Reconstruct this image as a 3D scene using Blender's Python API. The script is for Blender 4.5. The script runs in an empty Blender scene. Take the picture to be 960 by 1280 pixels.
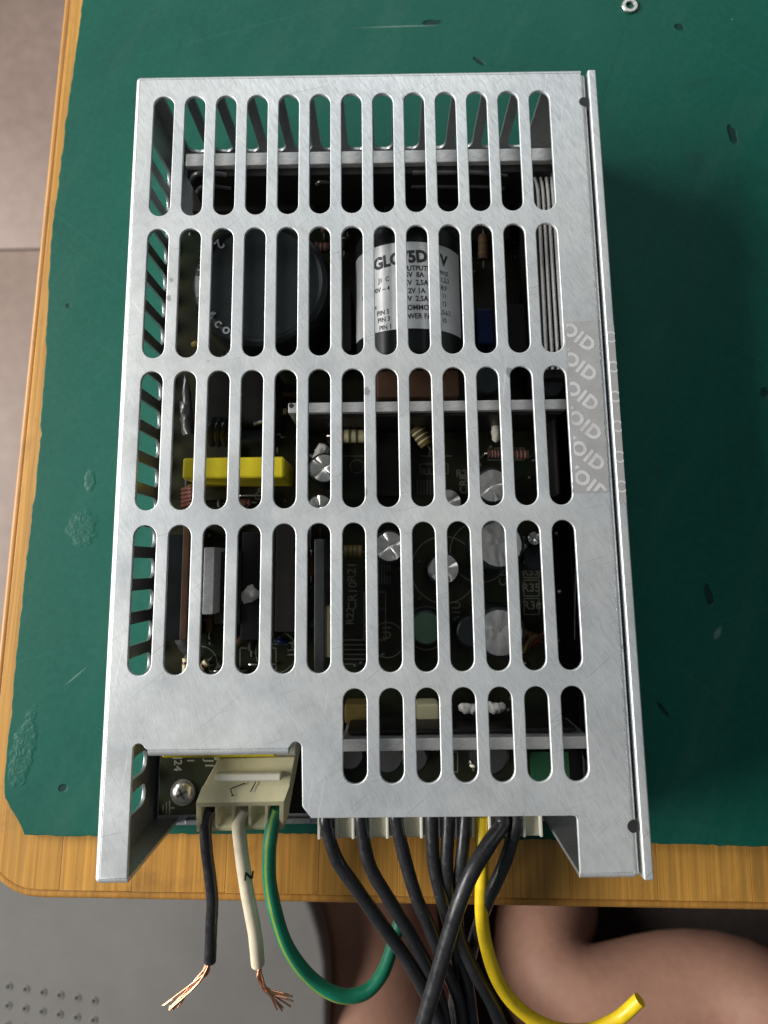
import bpy, bmesh, math, random
from mathutils import Vector, Matrix, Euler, noise
random.seed(7)
PI = math.pi
S = 0.001                       # everything below is written in millimetres
scene = bpy.context.scene
C = scene.collection

# ------------------------------------------------------------------ camera
F_PX, PPY = 866.8, 560.0        # focal length and principal row in photograph pixels (960 x 1280)
EUL = Euler((0.16823, 0.00661, -0.01306), 'XYZ')
CAM = Vector((3.87, -114.37, 179.84))
camd = bpy.data.cameras.new('camera'); cam = bpy.data.objects.new('camera', camd); C.objects.link(cam)
cam.location = CAM * S; cam.rotation_euler = EUL
camd.sensor_fit = 'VERTICAL'; camd.sensor_height = 24.0; camd.sensor_width = 18.0
camd.lens = F_PX / 1280 * 24.0
camd.shift_y = -(640 - PPY) / 1280
camd.clip_start = 0.005; camd.clip_end = 20
camd.dof.use_dof = True; camd.dof.focus_distance = 0.150; camd.dof.aperture_fstop = 14
scene.camera = cam
RM = EUL.to_matrix()

# ------------------------------------------------------------------ world and lamps
w = bpy.data.worlds.new('World'); scene.world = w; w.use_nodes = True
wb = w.node_tree.nodes['Background']; wb.inputs[0].default_value = (0.80, 0.90, 1.0, 1); wb.inputs[1].default_value = 0.08

def area(name, loc, target, sx, sy, power, col):
    l = bpy.data.lights.new(name, 'AREA'); l.shape = 'RECTANGLE'; l.size = sx; l.size_y = sy
    l.energy = power; l.color = col
    o = bpy.data.objects.new(name, l); C.objects.link(o); o.location = loc
    d = Vector(target) - Vector(loc); o.rotation_euler = d.to_track_quat('-Z', 'Y').to_euler()
    return o
area('window_light', (-1.25, 0.0, 0.62), (0, -0.08, 0.0), 1.3, 0.6, 46, (1.0, 0.98, 0.95))
area('ceiling_light', (0.0, 1.3, 1.2), (0, -0.08, 0.0), 1.2, 0.7, 8, (0.93, 0.98, 1.0))
vs = scene.view_settings
vs.view_transform = 'Standard'; vs.look = 'None'; vs.exposure = 0.0; vs.gamma = 1.0
scene.render.use_motion_blur = False

# ------------------------------------------------------------------ helpers
def at(px, py, z):
    """point in mm at height z that stands where the photograph shows (px, py)"""
    d = RM @ Vector(((px - 480) / F_PX, (PPY - py) / F_PX, -1))
    t = (z - CAM.z) / d.z
    return CAM + d * t
def ppm(px, py, z):
    """photograph pixels per mm there"""
    a = at(px, py, z); b = at(px + 10, py, z); return 10 / (b - a).length

def link(name, me, parent=None, mats=None, wn=False):
    o = bpy.data.objects.new(name, me); C.objects.link(o)
    if wn and len(me.polygons) > 1:
        md = o.modifiers.new('even_normals', 'WEIGHTED_NORMAL'); md.keep_sharp = True; md.weight = 80
    if mats:
        for m in (mats if isinstance(mats, (list, tuple)) else [mats]): me.materials.append(m)
    if parent: o.parent = parent
    return o
def finish(me, smooth=True, ang=35):
    if smooth:
        for p in me.polygons: p.use_smooth = True
        me.set_sharp_from_angle(angle=math.radians(ang))
def build(name, bm, mat, parent=None, smooth=True, ang=35):
    bmesh.ops.recalc_face_normals(bm, faces=bm.faces[:])
    me = bpy.data.meshes.new(name); bm.to_mesh(me); bm.free()
    me.transform(Matrix.Scale(S, 4)); finish(me, smooth, ang)
    return link(name, me, parent, mat, smooth)
def empty(name, loc, label, cat, group=None, rz=0):
    o = bpy.data.objects.new(name, None); C.objects.link(o); o.location = Vector(loc) * S
    o.rotation_euler.z = rz; o.empty_display_size = 0.01
    o['label'] = label; o['category'] = cat
    if group: o['group'] = group
    return o
def tag(o, label, cat, group=None):
    o['label'] = label; o['category'] = cat
    if group: o['group'] = group
    return o

def box(bm, x0, x1, y0, y1, z0, z1, bev=0.0, mtx=None, seg=2):
    t = bmesh.new()
    vs_ = [t.verts.new((x, y, z)) for z in (z0, z1) for y in (y0, y1) for x in (x0, x1)]
    for f in ((0,2,3,1),(4,5,7,6),(0,1,5,4),(2,6,7,3),(0,4,6,2),(1,3,7,5)): t.faces.new([vs_[i] for i in f])
    if bev > 0: bmesh.ops.bevel(t, geom=t.edges[:], offset=bev, segments=seg, affect='EDGES', profile=.5)
    if mtx: t.transform(mtx)
    merge(bm, t)
def merge(bm, t):
    m = bpy.data.meshes.new('tmp'); t.to_mesh(m); t.free(); bm.from_mesh(m); bpy.data.meshes.remove(m)
def lathe(bm, prof, cx, cy, n=28, mtx=None):
    """prof: (r, z) from bottom to top"""
    t = bmesh.new(); rings = []
    for r, z in prof:
        if r < 1e-6: rings.append([t.verts.new((0, 0, z))])
        else: rings.append([t.verts.new((r*math.cos(2*PI*i/n), r*math.sin(2*PI*i/n), z)) for i in range(n)])
    for a, b in zip(rings, rings[1:]):
        for i in range(n):
            j = (i+1) % n
            if len(a) == 1 and len(b) == 1: continue
            if len(a) == 1: t.faces.new((a[0], b[j], b[i]))
            elif len(b) == 1: t.faces.new((a[i], a[j], b[0]))
            else: t.faces.new((a[i], a[j], b[j], b[i]))
    if mtx: t.transform(mtx)
    t.transform(Matrix.Translation((cx, cy, 0)))
    merge(bm, t)
def catmull(pts, sub=8):
    P = [Vector(p) for p in pts]; P = [2*P[0]-P[1]] + P + [2*P[-1]-P[-2]]; out = []
    for i in range(1, len(P)-2):
        a, b, c, d = P[i-1:i+3]
        for k in range(sub):
            t = k/sub
            out.append(.5*((2*b)+(c-a)*t+(2*a-5*b+4*c-d)*t*t+(3*b-a-3*c+d)*t**3))
    out.append(P[-2]); return out
def tube(bm, pts, r, n=14, sub=8, caps=True, uvname=None):
    path = catmull(pts, sub) if sub > 1 else [Vector(p) for p in pts]
    rings = []; up = Vector((0, 0, 1)); prev = None
    for i, p in enumerate(path):
        d = (path[min(i+1, len(path)-1)] - path[max(i-1, 0)]).normalized()
        if prev is None:
            s = d.cross(up)
            if s.length < 1e-3: s = d.cross(Vector((1, 0, 0)))
            s.normalize()
        else:
            s = prev - d*prev.dot(d); s.normalize()
        prev = s; q = d.cross(s)
        rr = r(i/(len(path)-1)) if callable(r) else r
        rings.append([bm.verts.new(p + (s*math.cos(2*PI*k/n) + q*math.sin(2*PI*k/n))*rr) for k in range(n)])
    fs = []
    for a, b in zip(rings, rings[1:]):
        for k in range(n):
            f = bm.faces.new((a[k], a[(k+1) % n], b[(k+1) % n], b[k])); fs.append((f, k))
    if caps: bm.faces.new(rings[0][::-1]); bm.faces.new(rings[-1])
    return fs, rings

def plate(outline, holes, thick, bev=0.15, res=2):
    """flat sheet with holes in the XY plane, centred on z=0 -> bmesh"""
    cu = bpy.data.curves.new('sheet', 'CURVE'); cu.dimensions = '2D'; cu.fill_mode = 'BOTH'
    for poly in [outline] + holes:
        sp = cu.splines.new('POLY'); sp.points.add(len(poly)-1)
        for p, q in zip(sp.points, poly): p.co = (q[0], q[1], 0, 1)
        sp.use_cyclic_u = True
    cu.extrude = thick/2 - bev; cu.bevel_depth = bev; cu.bevel_resolution = res; cu.offset = -bev
    o = bpy.data.objects.new('sheet', cu); C.objects.link(o)
    dg = bpy.context.evaluated_depsgraph_get()
    me = bpy.data.meshes.new_from_object(o.evaluated_get(dg))
    bm = bmesh.new(); bm.from_mesh(me)
    bpy.data.objects.remove(o); bpy.data.curves.remove(cu); bpy.data.meshes.remove(me)
    bmesh.ops.remove_doubles(bm, verts=bm.verts[:], dist=1e-4)
    return bm
def slot(cx, y0, y1, wd, n=10):
    r = wd/2; pts = []
    for i in range(n+1): a = PI*i/n; pts.append((cx + r*math.cos(a), y1 - r + r*math.sin(a)))
    for i in range(n+1): a = PI + PI*i/n; pts.append((cx + r*math.cos(a), y0 + r + r*math.sin(a)))
    return pts
def text_bm(s, size, depth=0.0, bold=0.0, align='CENTER', spacing=1.0):
    cu = bpy.data.curves.new('lettering', 'FONT'); cu.body = s; cu.size = size; cu.extrude = depth; cu.offset = bold
    cu.align_x = align; cu.align_y = 'CENTER'; cu.space_character = spacing; cu.resolution_u = 3
    o = bpy.data.objects.new('lettering', cu); C.objects.link(o)
    dg = bpy.context.evaluated_depsgraph_get()
    me = bpy.data.meshes.new_from_object(o.evaluated_get(dg))
    bm = bmesh.new(); bm.from_mesh(me)
    bpy.data.objects.remove(o); bpy.data.curves.remove(cu); bpy.data.meshes.remove(me)
    return bm

# ------------------------------------------------------------------ materials
def new_mat(name):
    m = bpy.data.materials.new(name); m.use_nodes = True
    nt = m.node_tree; b = nt.nodes['Principled BSDF']
    return m, nt, b
def nd(nt, t, **kw):
    n = nt.nodes.new(t)
    for k, v in kw.items():
        if k.startswith('i_'):
            key = k[2:]; n.inputs[int(key) if key.isdigit() else key.replace('_', ' ')].default_value = v
        else: setattr(n, k, v)
    return n
def mapping(nt, scale, rot=(0,0,0), loc=(0,0,0), coord='Object'):
    tc = nd(nt, 'ShaderNodeTexCoord'); mp = nd(nt, 'ShaderNodeMapping')
    mp.inputs['Scale'].default_value = scale; mp.inputs['Rotation'].default_value = rot; mp.inputs['Location'].default_value = loc
    src = tc.outputs[coord]
    if any(rot):
        m0 = nd(nt, 'ShaderNodeMapping'); m0.inputs['Rotation'].default_value = rot; nt.links.new(src, m0.inputs[0]); src = m0.outputs[0]
        mp.inputs['Rotation'].default_value = (0, 0, 0)
    nt.links.new(src, mp.inputs[0]); return mp.outputs[0]
def ntex(nt, vec, scale=1, detail=3, rough=.5, dist=0):
    n = nd(nt, 'ShaderNodeTexNoise'); n.inputs['Scale'].default_value = scale; n.inputs['Detail'].default_value = detail
    n.inputs['Roughness'].default_value = rough; n.inputs['Distortion'].default_value = dist
    nt.links.new(vec, n.inputs['Vector']); return n.outputs[0]
def ramp(nt, fac, stops):
    r = nd(nt, 'ShaderNodeValToRGB'); e = r.color_ramp.elements
    while len(e) < len(stops): e.new(.5)
    for el, (p, c) in zip(e, stops):
        el.position = p; el.color = c if len(c) == 4 else (*c, 1)
    nt.links.new(fac, r.inputs[0]); return r.outputs[0]
def mixc(nt, fac, a, b, mode='MIX'):
    m = nd(nt, 'ShaderNodeMix', data_type='RGBA', blend_type=mode)
    for i, v in ((0, fac), (6, a), (7, b)):
        if hasattr(v, 'is_linked') or hasattr(v, 'links'): nt.links.new(v, m.inputs[i])
        elif isinstance(v, (int, float)): m.inputs[i].default_value = v
        else: m.inputs[i].default_value = (*v, 1) if len(v) == 3 else v
    return m.outputs[2]
def math_(nt, op, a, b=None, clamp=False):
    m = nd(nt, 'ShaderNodeMath', operation=op); m.use_clamp = clamp
    for i, v in ((0, a), (1, b)):
        if v is None: continue
        if isinstance(v, (int, float)): m.inputs[i].default_value = v
        else: nt.links.new(v, m.inputs[i])
    return m.outputs[0]
def bump(nt, b, h, strength=.3, dist=.0001, prev=None):
    n = nd(nt, 'ShaderNodeBump'); n.inputs['Strength'].default_value = strength; n.inputs['Distance'].default_value = dist
    nt.links.new(h, n.inputs['Height'])
    if prev is not None: nt.links.new(prev, n.inputs['Normal'])
    nt.links.new(n.outputs[0], b.inputs['Normal']); return n.outputs[0]
def simple(name, col, rough=.5, metal=0.0, var=.12, scale=400, bmp=.15, trans=0, ior=1.45, sss=0):
    m, nt, b = new_mat(name)
    v = mapping(nt, (1,1,1)); n = ntex(nt, v, scale, 4)
    lo = tuple(c*(1-var) for c in col); hi = tuple(min(1, c*(1+var)) for c in col)
    nt.links.new(ramp(nt, n, [(.3, lo), (.7, hi)]), b.inputs['Base Color'])
    b.inputs['Roughness'].default_value = rough; b.inputs['Metallic'].default_value = metal; b.inputs['IOR'].default_value = ior
    if trans: b.inputs['Transmission Weight'].default_value = trans
    if sss:
        b.inputs['Subsurface Weight'].default_value = sss; b.inputs['Subsurface Radius'].default_value = (.004, .003, .002)
        b.inputs['Subsurface Scale'].default_value = .5
    if bmp: bump(nt, b, ntex(nt, v, scale*2.5, 3), bmp, .0001)
    return m

def sheet_metal(name, base=(.66,.68,.68), rot=0.36, metal=.62, rough=.44, marks=True):
    m, nt, b = new_mat(name)
    v = mapping(nt, (3000, 420, 3000), (0, 0, -rot))
    st = ntex(nt, v, 1, 4, .62, .3)
    v2 = mapping(nt, (1300, 240, 1300), (0, 0, -rot*1.5))
    st2 = ntex(nt, v2, 1, 3, .6, .4)
    s = math_(nt, 'ADD', math_(nt, 'MULTIPLY', st, .55), math_(nt, 'MULTIPLY', st2, .45))
    c = ramp(nt, s, [(.36, tuple(x*.82 for x in base)), (.5, base), (.63, tuple(min(1, x*1.15) for x in base))])
    big = ntex(nt, mapping(nt, (1,1,1)), 34, 4, .6)
    c = mixc(nt, 1.0, c, ramp(nt, big, [(.3, (.90,.915,.94)), (.7, (1.05,1.04,1.02))]), 'MULTIPLY')
    if marks:
        vo = nd(nt, 'ShaderNodeTexVoronoi'); vo.inputs['Scale'].default_value = 95; vo.inputs['Randomness'].default_value = 1
        nt.links.new(mapping(nt, (1, .8, 1)), vo.inputs['Vector'])
        wob = ntex(nt, mapping(nt, (1,1,1)), 1400, 2)
        d = math_(nt, 'ADD', vo.outputs['Distance'], math_(nt, 'MULTIPLY', math_(nt, 'SUBTRACT', wob, .5), .09))
        sel = nd(nt, 'ShaderNodeSeparateColor'); nt.links.new(vo.outputs['Color'], sel.inputs[0])
        lim = math_(nt, 'MULTIPLY', math_(nt, 'SUBTRACT', sel.outputs[0], .50), .24)
        dot = math_(nt, 'MULTIPLY', math_(nt, 'SUBTRACT', lim, d), 40, True)
        c = mixc(nt, math_(nt, 'MULTIPLY', dot, .6), c, (.16,.155,.15))
        for k_, (rr, thr) in enumerate(((.9, .69), (-.7, .70), (1.35, .70), (.15, .69))):
            sc = ntex(nt, mapping(nt, (3800, 55, 3800), (0, 0, rr), (k_*7.3, k_*3.1, 0)), 1, 2, .5, .15)
            c = mixc(nt, ramp(nt, sc, [(thr, (0,0,0)), (thr+.03, (.55,)*3)]), c, (.88,.89,.88) if k_ % 2 else (.36,.36,.36))
        sm = ntex(nt, mapping(nt, (1,1,1)), 120, 5, .7)
        c = mixc(nt, ramp(nt, sm, [(.66, (0,0,0)), (.78, (.28,.28,.28))]), c, (.30,.29,.28))
    nt.links.new(c, b.inputs['Base Color'])
    b.inputs['Metallic'].default_value = metal
    rs = math_(nt, 'MULTIPLY', ramp(nt, s, [(.3, (rough+.1,)*3), (.7, (rough-.06,)*3)]), ramp(nt, ntex(nt, mapping(nt, (1,1,1)), 55, 5, .7), [(.35, (.86,)*3), (.65, (1.2,)*3)]))
    nt.links.new(rs, b.inputs['Roughness'])
    bump(nt, b, s, .32, .00008)
    return m

M = {}
M['sheet'] = sheet_metal('brushed_sheet_metal')
M['sheet_plain'] = sheet_metal('plain_sheet_metal', base=(.50,.51,.51), rot=.1, marks=False, rough=.38, metal=.88)
M['alu'] = sheet_metal('milled_aluminium', base=(.50,.50,.49), rot=1.5, metal=.55, rough=.5, marks=False)
M['black_alu'] = simple('black_anodised_metal', (.018,.017,.017), .45, .3)
M['grey_rib'] = simple('worn_grey_metal', (.10,.10,.10), .35, .6)
M['black_sleeve'] = simple('black_sleeve', (.010,.012,.013), .32, 0, .2, 200, .05)
M['dark_resin'] = simple('dark_component_body', (.014,.013,.012), .5)
M['grey_disc'] = simple('dark_grey_disc', (.020,.024,.026), .35)
M['can_top'] = simple('aluminium_can_top', (.66,.65,.62), .30, .85, .1, 900, .1)
M['yellow_box'] = simple('yellow_plastic_case', (.72,.58,.02), .38, 0, .05, 300, .08)
M['yellow_dull'] = simple('dull_amber_tape', (.14,.10,.03), .5)
M['silicone'] = simple('white_silicone', (.58,.57,.54), .5, 0, .08, 300, .2, sss=.15)
M['green_disc'] = simple('green_disc', (.025,.055,.035), .45)
M['cream'] = simple('cream_nylon', (.62,.58,.40), .42, 0, .06, 150, .1, sss=.12)
M['cream_dark'] = simple('cream_nylon_aged', (.72,.66,.41), .45, 0, .10, 120, .1, sss=.1)
M['nylon'] = simple('milky_nylon', (.50,.48,.37), .4, 0, .08, 150, .08, sss=.15)
M['nylon_edge'] = simple('milky_nylon_rib', (.64,.62,.53), .4, 0, .08, 150, .05, sss=.15)
M['ivory_bar'] = simple('ivory_bar', (.74,.72,.60), .4, 0, .04, 150, .05)
M['copper'] = simple('bare_copper', (.80,.42,.26), .3, .9, .15, 900, 0)
M['screw'] = simple('screw_steel', (.50,.49,.46), .28, .9, .1, 900, .1)
M['brown_res'] = simple('resistor_brown', (.10,.055,.035), .45)
M['pink_band'] = simple('resistor_pink', (.38,.20,.18), .45)
M['red_coil'] = simple('copper_winding', (.10,.03,.02), .35, .3)
M['blue_part'] = simple('blue_trimmer', (.01,.02,.08), .4)
M['ink'] = simple('black_ink', (.02,.02,.02), .6, bmp=0)
M['silk'] = simple('white_silkscreen', (.15,.155,.125), .6, bmp=0)
M['print'] = simple('grey_sleeve_print', (.26,.28,.28), .5, bmp=0)
M['navy'] = simple('dark_blue_gap_shade', (.012,.012,.04), .6, bmp=0)
M['tape'] = simple('grey_tamper_tape', (.57,.56,.545), .5, .66, .08, 260, .3)
M['tape_letters'] = simple('tamper_lettering', (.62,.61,.595), .55, .3, .08, 500, .3)

def worn_letters():
    m, nt, b = new_mat('worn_tamper_lettering')
    v = mapping(nt, (1,1,1)); n = ntex(nt, v, 420, 5, .7); n2 = ntex(nt, v, 60, 3)
    f = math_(nt, 'ADD', math_(nt, 'MULTIPLY', n, .6), math_(nt, 'MULTIPLY', n2, .4))
    nt.links.new(ramp(nt, f, [(.38, (.57,.56,.545)), (.52, (.70,.69,.68))]), b.inputs['Base Color'])
    b.inputs['Roughness'].default_value = .55; b.inputs['Metallic'].default_value = .45
    bump(nt, b, n, .4, .0001); return m
M['tape_letters'] = worn_letters()
def label_mat():
    m, nt, b = new_mat('white_paper_label')
    n = ntex(nt, mapping(nt, (1,1,1)), 260, 4)
    nt.links.new(ramp(nt, n, [(.3, (.46,.47,.47)), (.7, (.56,.57,.57))]), b.inputs['Base Color'])
    b.inputs['Roughness'].default_value = .36; return m
M['label'] = label_mat()

for k_ in ('dark_resin', 'black_sleeve', 'grey_disc', 'black_alu', 'brown_res', 'blue_part', 'yellow_dull'):
    M[k_].node_tree.nodes['Principled BSDF'].inputs['Specular IOR Level'].default_value = .18
def wire_mat(name, col, rough=.3):
    m, nt, b = new_mat(name)
    v = mapping(nt, (1,1,1))
    n = ntex(nt, v, 180, 5, .6)
    cc = ramp(nt, n, [(.3, tuple(c*.8 for c in col)), (.7, tuple(min(1, c*1.15) for c in col))])
    cc = mixc(nt, ramp(nt, ntex(nt, v, 650, 5, .75), [(.62, (0,0,0)), (.74, (.35,)*3)]), cc, (.30,.28,.25))
    nt.links.new(cc, b.inputs['Base Color'])
    nt.links.new(ramp(nt, ntex(nt, v, 500, 4), [(.35, (rough-.08,)*3), (.7, (rough+.2,)*3)]), b.inputs['Roughness'])
    bump(nt, b, ntex(nt, v, 700, 3), .18, .00015)
    return m
M['w_black'] = wire_mat('black_insulation', (.018,.018,.020), .30)
M['w_white'] = wire_mat('ivory_insulation', (.68,.60,.44), .4)
M['w_green'] = wire_mat('green_insulation', (.010,.20,.11), .32)
M['w_yellow'] = wire_mat('yellow_insulation', (.76,.53,.01), .4)
M['w_stripe'] = wire_mat('lime_stripe', (.22,.30,.05), .36)

def pcb_mat():
    m, nt, b = new_mat('circuit_board_lacquer')
    v = mapping(nt, (1,1,1))
    n = ntex(nt, v, 60, 4)
    c = ramp(nt, n, [(.3, (.013,.020,.011)), (.6, (.022,.021,.012)), (.8, (.009,.020,.012))])
    vo = nd(nt, 'ShaderNodeTexVoronoi', feature='DISTANCE_TO_EDGE', distance='CHEBYCHEV') if False else nd(nt, 'ShaderNodeTexVoronoi', distance='CHEBYCHEV'); vo.inputs['Scale'].default_value = 160
    nt.links.new(v, vo.inputs['Vector'])
    c = mixc(nt, 1, c, ramp(nt, vo.outputs['Distance'], [(.3, (.75,.75,.75)), (.62, (1.25,1.2,1.0))]), 'MULTIPLY')
    b.inputs['Specular IOR Level'].default_value = .25
    nt.links.new(c, b.inputs['Base Color']); b.inputs['Roughness'].default_value = .35
    return m
M['pcb'] = pcb_mat()
M['pcb_green'] = simple('bright_green_board', (.012,.07,.03), .4, 0, .2, 60)

def mat_mat(marks):
    """green rubber mat; marks = (x, y, rx, ry, angle, kind) in mm: shaped wear that belongs to the mat"""
    m, nt, b = new_mat('green_rubber_mat')
    v = mapping(nt, (1,1,1))
    big = ntex(nt, v, 9, 4, .6); fine = ntex(nt, v, 700, 4, .6)
    c = ramp(nt, big, [(.3, (.004,.078,.052)), (.7, (.007,.100,.070))])
    c = mixc(nt, .35, c, ramp(nt, fine, [(.3, (.003,.068,.046)), (.7, (.010,.108,.078))]))
    # dust and pale scuffs
    sc = ntex(nt, mapping(nt, (60, 14, 60), (0,0,.5)), 1, 6, .7)
    c = mixc(nt, ramp(nt, sc, [(.52, (0,0,0)), (.85, (.45,)*3)]), c, (.05,.13,.10))
    gr = ntex(nt, mapping(nt, (1, 1, 1)), 26, 7, .72, .8)
    c = mixc(nt, ramp(nt, gr, [(.55, (0,0,0)), (.72, (.38,)*3)]), c, (.004,.045,.036))
    for k_, (rr, ln) in enumerate(((.35, 9), (-.9, 12), (1.3, 10))):
        hs_ = ntex(nt, mapping(nt, (1500, ln, 1500), (0, 0, rr)), 1, 2, .5, .3)
        c = mixc(nt, ramp(nt, hs_, [(.715, (0,0,0)), (.75, (.28,)*3)]), c, (.03,.15,.12) if k_ else (.003,.03,.024))
    vo = nd(nt, 'ShaderNodeTexVoronoi'); vo.inputs['Scale'].default_value = 38
    nt.links.new(mapping(nt, (1.0, .55, 1.0), (0,0,.4)), vo.inputs['Vector'])
    sel = nd(nt, 'ShaderNodeSeparateColor'); nt.links.new(vo.outputs['Color'], sel.inputs[0])
    wob = ntex(nt, v, 500, 3)
    d = math_(nt, 'ADD', vo.outputs['Distance'], math_(nt, 'MULTIPLY', math_(nt, 'SUBTRACT', wob, .5), .10))
    nick = math_(nt, 'MULTIPLY', math_(nt, 'SUBTRACT', math_(nt, 'MULTIPLY', math_(nt, 'SUBTRACT', sel.outputs[0], .66), .10), d), 60, True)
    white = math_(nt, 'MULTIPLY', math_(nt, 'SUBTRACT', math_(nt, 'MULTIPLY', math_(nt, 'SUBTRACT', sel.outputs[1], .80), .09), d), 60, True)
    hb = math_(nt, 'MULTIPLY', nick, -1.0)
    tc = nd(nt, 'ShaderNodeTexCoord')
    for (x, y, rx, ry, a, kind) in marks:
        mp = nd(nt, 'ShaderNodeMapping', vector_type='TEXTURE')
        mp.inputs['Location'].default_value = (x*S, y*S, 0); mp.inputs['Rotation'].default_value = (0,0,a)
        mp.inputs['Scale'].default_value = (rx*S, ry*S, 1)
        nt.links.new(tc.outputs['Object'], mp.inputs[0])
        ln = nd(nt, 'ShaderNodeVectorMath', operation='LENGTH'); nt.links.new(mp.outputs[0], ln.inputs[0])
        dd = math_(nt, 'ADD', ln.outputs['Value'], math_(nt, 'MULTIPLY', math_(nt, 'SUBTRACT', wob, .5), 1.0))
        if kind == 'glue':
            g = math_(nt, 'MULTIPLY', math_(nt, 'SUBTRACT', 1.0, dd), 3, True)
            cr = ntex(nt, v, 520, 3, .6, 1.5)
            hb = math_(nt, 'ADD', hb, math_(nt, 'MULTIPLY', g, math_(nt, 'MULTIPLY', cr, .8)))
            c = mixc(nt, math_(nt, 'MULTIPLY', g, ramp(nt, cr, [(.45, (0,0,0)), (.65, (.22,)*3)])), c, (.09,.18,.14))
        elif kind == 'dark':
            g = math_(nt, 'MULTIPLY', math_(nt, 'SUBTRACT', 1.0, dd), 3, True)
            nick = math_(nt, 'MAXIMUM', nick, g); hb = math_(nt, 'SUBTRACT', hb, g)
        elif kind == 'stain':
            g = math_(nt, 'MULTIPLY', math_(nt, 'SUBTRACT', 1.0, dd), .45, True)
            c = mixc(nt, g, c, (.012,.05,.045))
        else:
            white = math_(nt, 'MAXIMUM', white, math_(nt, 'MULTIPLY', math_(nt, 'SUBTRACT', 1.0, dd), 2, True))
    c = mixc(nt, math_(nt, 'MULTIPLY', nick, .85), c, (.006,.022,.024))
    c = mixc(nt, math_(nt, 'MULTIPLY', white, .32), c, (.30,.38,.34))
    nt.links.new(c, b.inputs['Base Color'])
    nt.links.new(ramp(nt, ntex(nt, v, 22, 5, .65), [(.3, (.44,)*3), (.7, (.60,)*3)]), b.inputs['Roughness'])
    b.inputs['Specular IOR Level'].default_value = .22
    h1 = nd(nt, 'ShaderNodeBump'); h1.inputs['Strength'].default_value = .12; h1.inputs['Distance'].default_value = .0002
    nt.links.new(fine, h1.inputs['Height'])
    bump(nt, b, hb, .7, .0004, h1.outputs[0])
    return m

def bamboo_mat(name, tint, end=False):
    m, nt, b = new_mat(name)
    v = mapping(nt, (900, 14, 900)); v2 = mapping(nt, (2200, 40, 2200)); v3 = mapping(nt, (130, 5, 130))
    f = ntex(nt, v, 1, 4, .6, .2); g = ntex(nt, v2, 1, 3, .6); h = ntex(nt, v3, 1, 3)
    base = (.50*tint[0], .255*tint[1], .050*tint[2])
    c = ramp(nt, f, [(.34, tuple(x*.80 for x in base)), (.50, base), (.70, tuple(x*1.25 for x in base))])
    c = mixc(nt, ramp(nt, g, [(.36, (.45,)*3), (.50, (0,0,0))]), c, (.30,.13,.025))
    dirt = ntex(nt, mapping(nt, (1,1,1)), 45, 6, .7, .6)
    c = mixc(nt, ramp(nt, dirt, [(.56, (0,0,0)), (.72, (.45,)*3)]), c, (.17,.085,.025))
    c = mixc(nt, .6, c, ramp(nt, h, [(.3, (.72,.70,.66)), (.7, (1.15,1.12,1.1))]), 'MULTIPLY')
    sp = ntex(nt, mapping(nt, (1,1,1)), 130, 5, .7)
    c = mixc(nt, ramp(nt, sp, [(.66, (0,0,0)), (.76, (.5,)*3)]), c, (.14,.07,.025))
    nt.links.new(c, b.inputs['Base Color'])
    b.inputs['Roughness'].default_value = .42
    bump(nt, b, f, .3, .0002)
    return m

# ------------------------------------------------------------------ setting: floor
FZ = -730.0
floor_mat = simple('pink_beige_grout', (.10,.075,.065), .7)
def tile_mat():
    m, nt, b = new_mat('pink_beige_floor_tile')
    v = mapping(nt, (1,1,1)); n = ntex(nt, v, 3.5, 6, .65); n2 = ntex(nt, v, 60, 4)
    c = ramp(nt, n, [(.3, (.235,.17,.14)), (.7, (.36,.265,.22))])
    c = mixc(nt, .5, c, ramp(nt, n2, [(.3, (.82,.80,.80)), (.7, (1.08,1.08,1.08))]), 'MULTIPLY')
    nt.links.new(c, b.inputs['Base Color']); b.inputs['Roughness'].default_value = .5
    return m
M['tile'] = tile_mat()
bm = bmesh.new(); box(bm, -3000, 3000, -3000, 3000, FZ-40, FZ-4)
floor = build('floor', bm, floor_mat); floor['kind'] = 'structure'
g = at(20, 312, FZ); TS = 600
t0 = bmesh.new(); box(t0, 1.6, TS-1.6, 1.6, TS-1.6, -6, 0, 1.2)
tme = None
for i in range(-3, 2):
    for j in range(-3, 3):
        if tme is None:
            o = build('floor_tile', t0, M['tile'], floor); tme = o.data
        else: o = link('floor_tile', tme, floor)
        o.location = Vector((-330 + i*TS + TS*0, g.y + j*TS, FZ + random.uniform(-.3, .3))) * S

# ------------------------------------------------------------------ bamboo table
BZ = -2.2
fl0 = at(71, 1125, BZ); fl1 = at(960, 1137, BZ)
rz = math.atan2(fl1.y-fl0.y, fl1.x-fl0.x)
lf0 = at(82, 0, BZ); lf1 = at(0, 775, BZ)
u = Vector((math.cos(rz), math.sin(rz))); n_ = Vector((-u.y, u.x))
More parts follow.
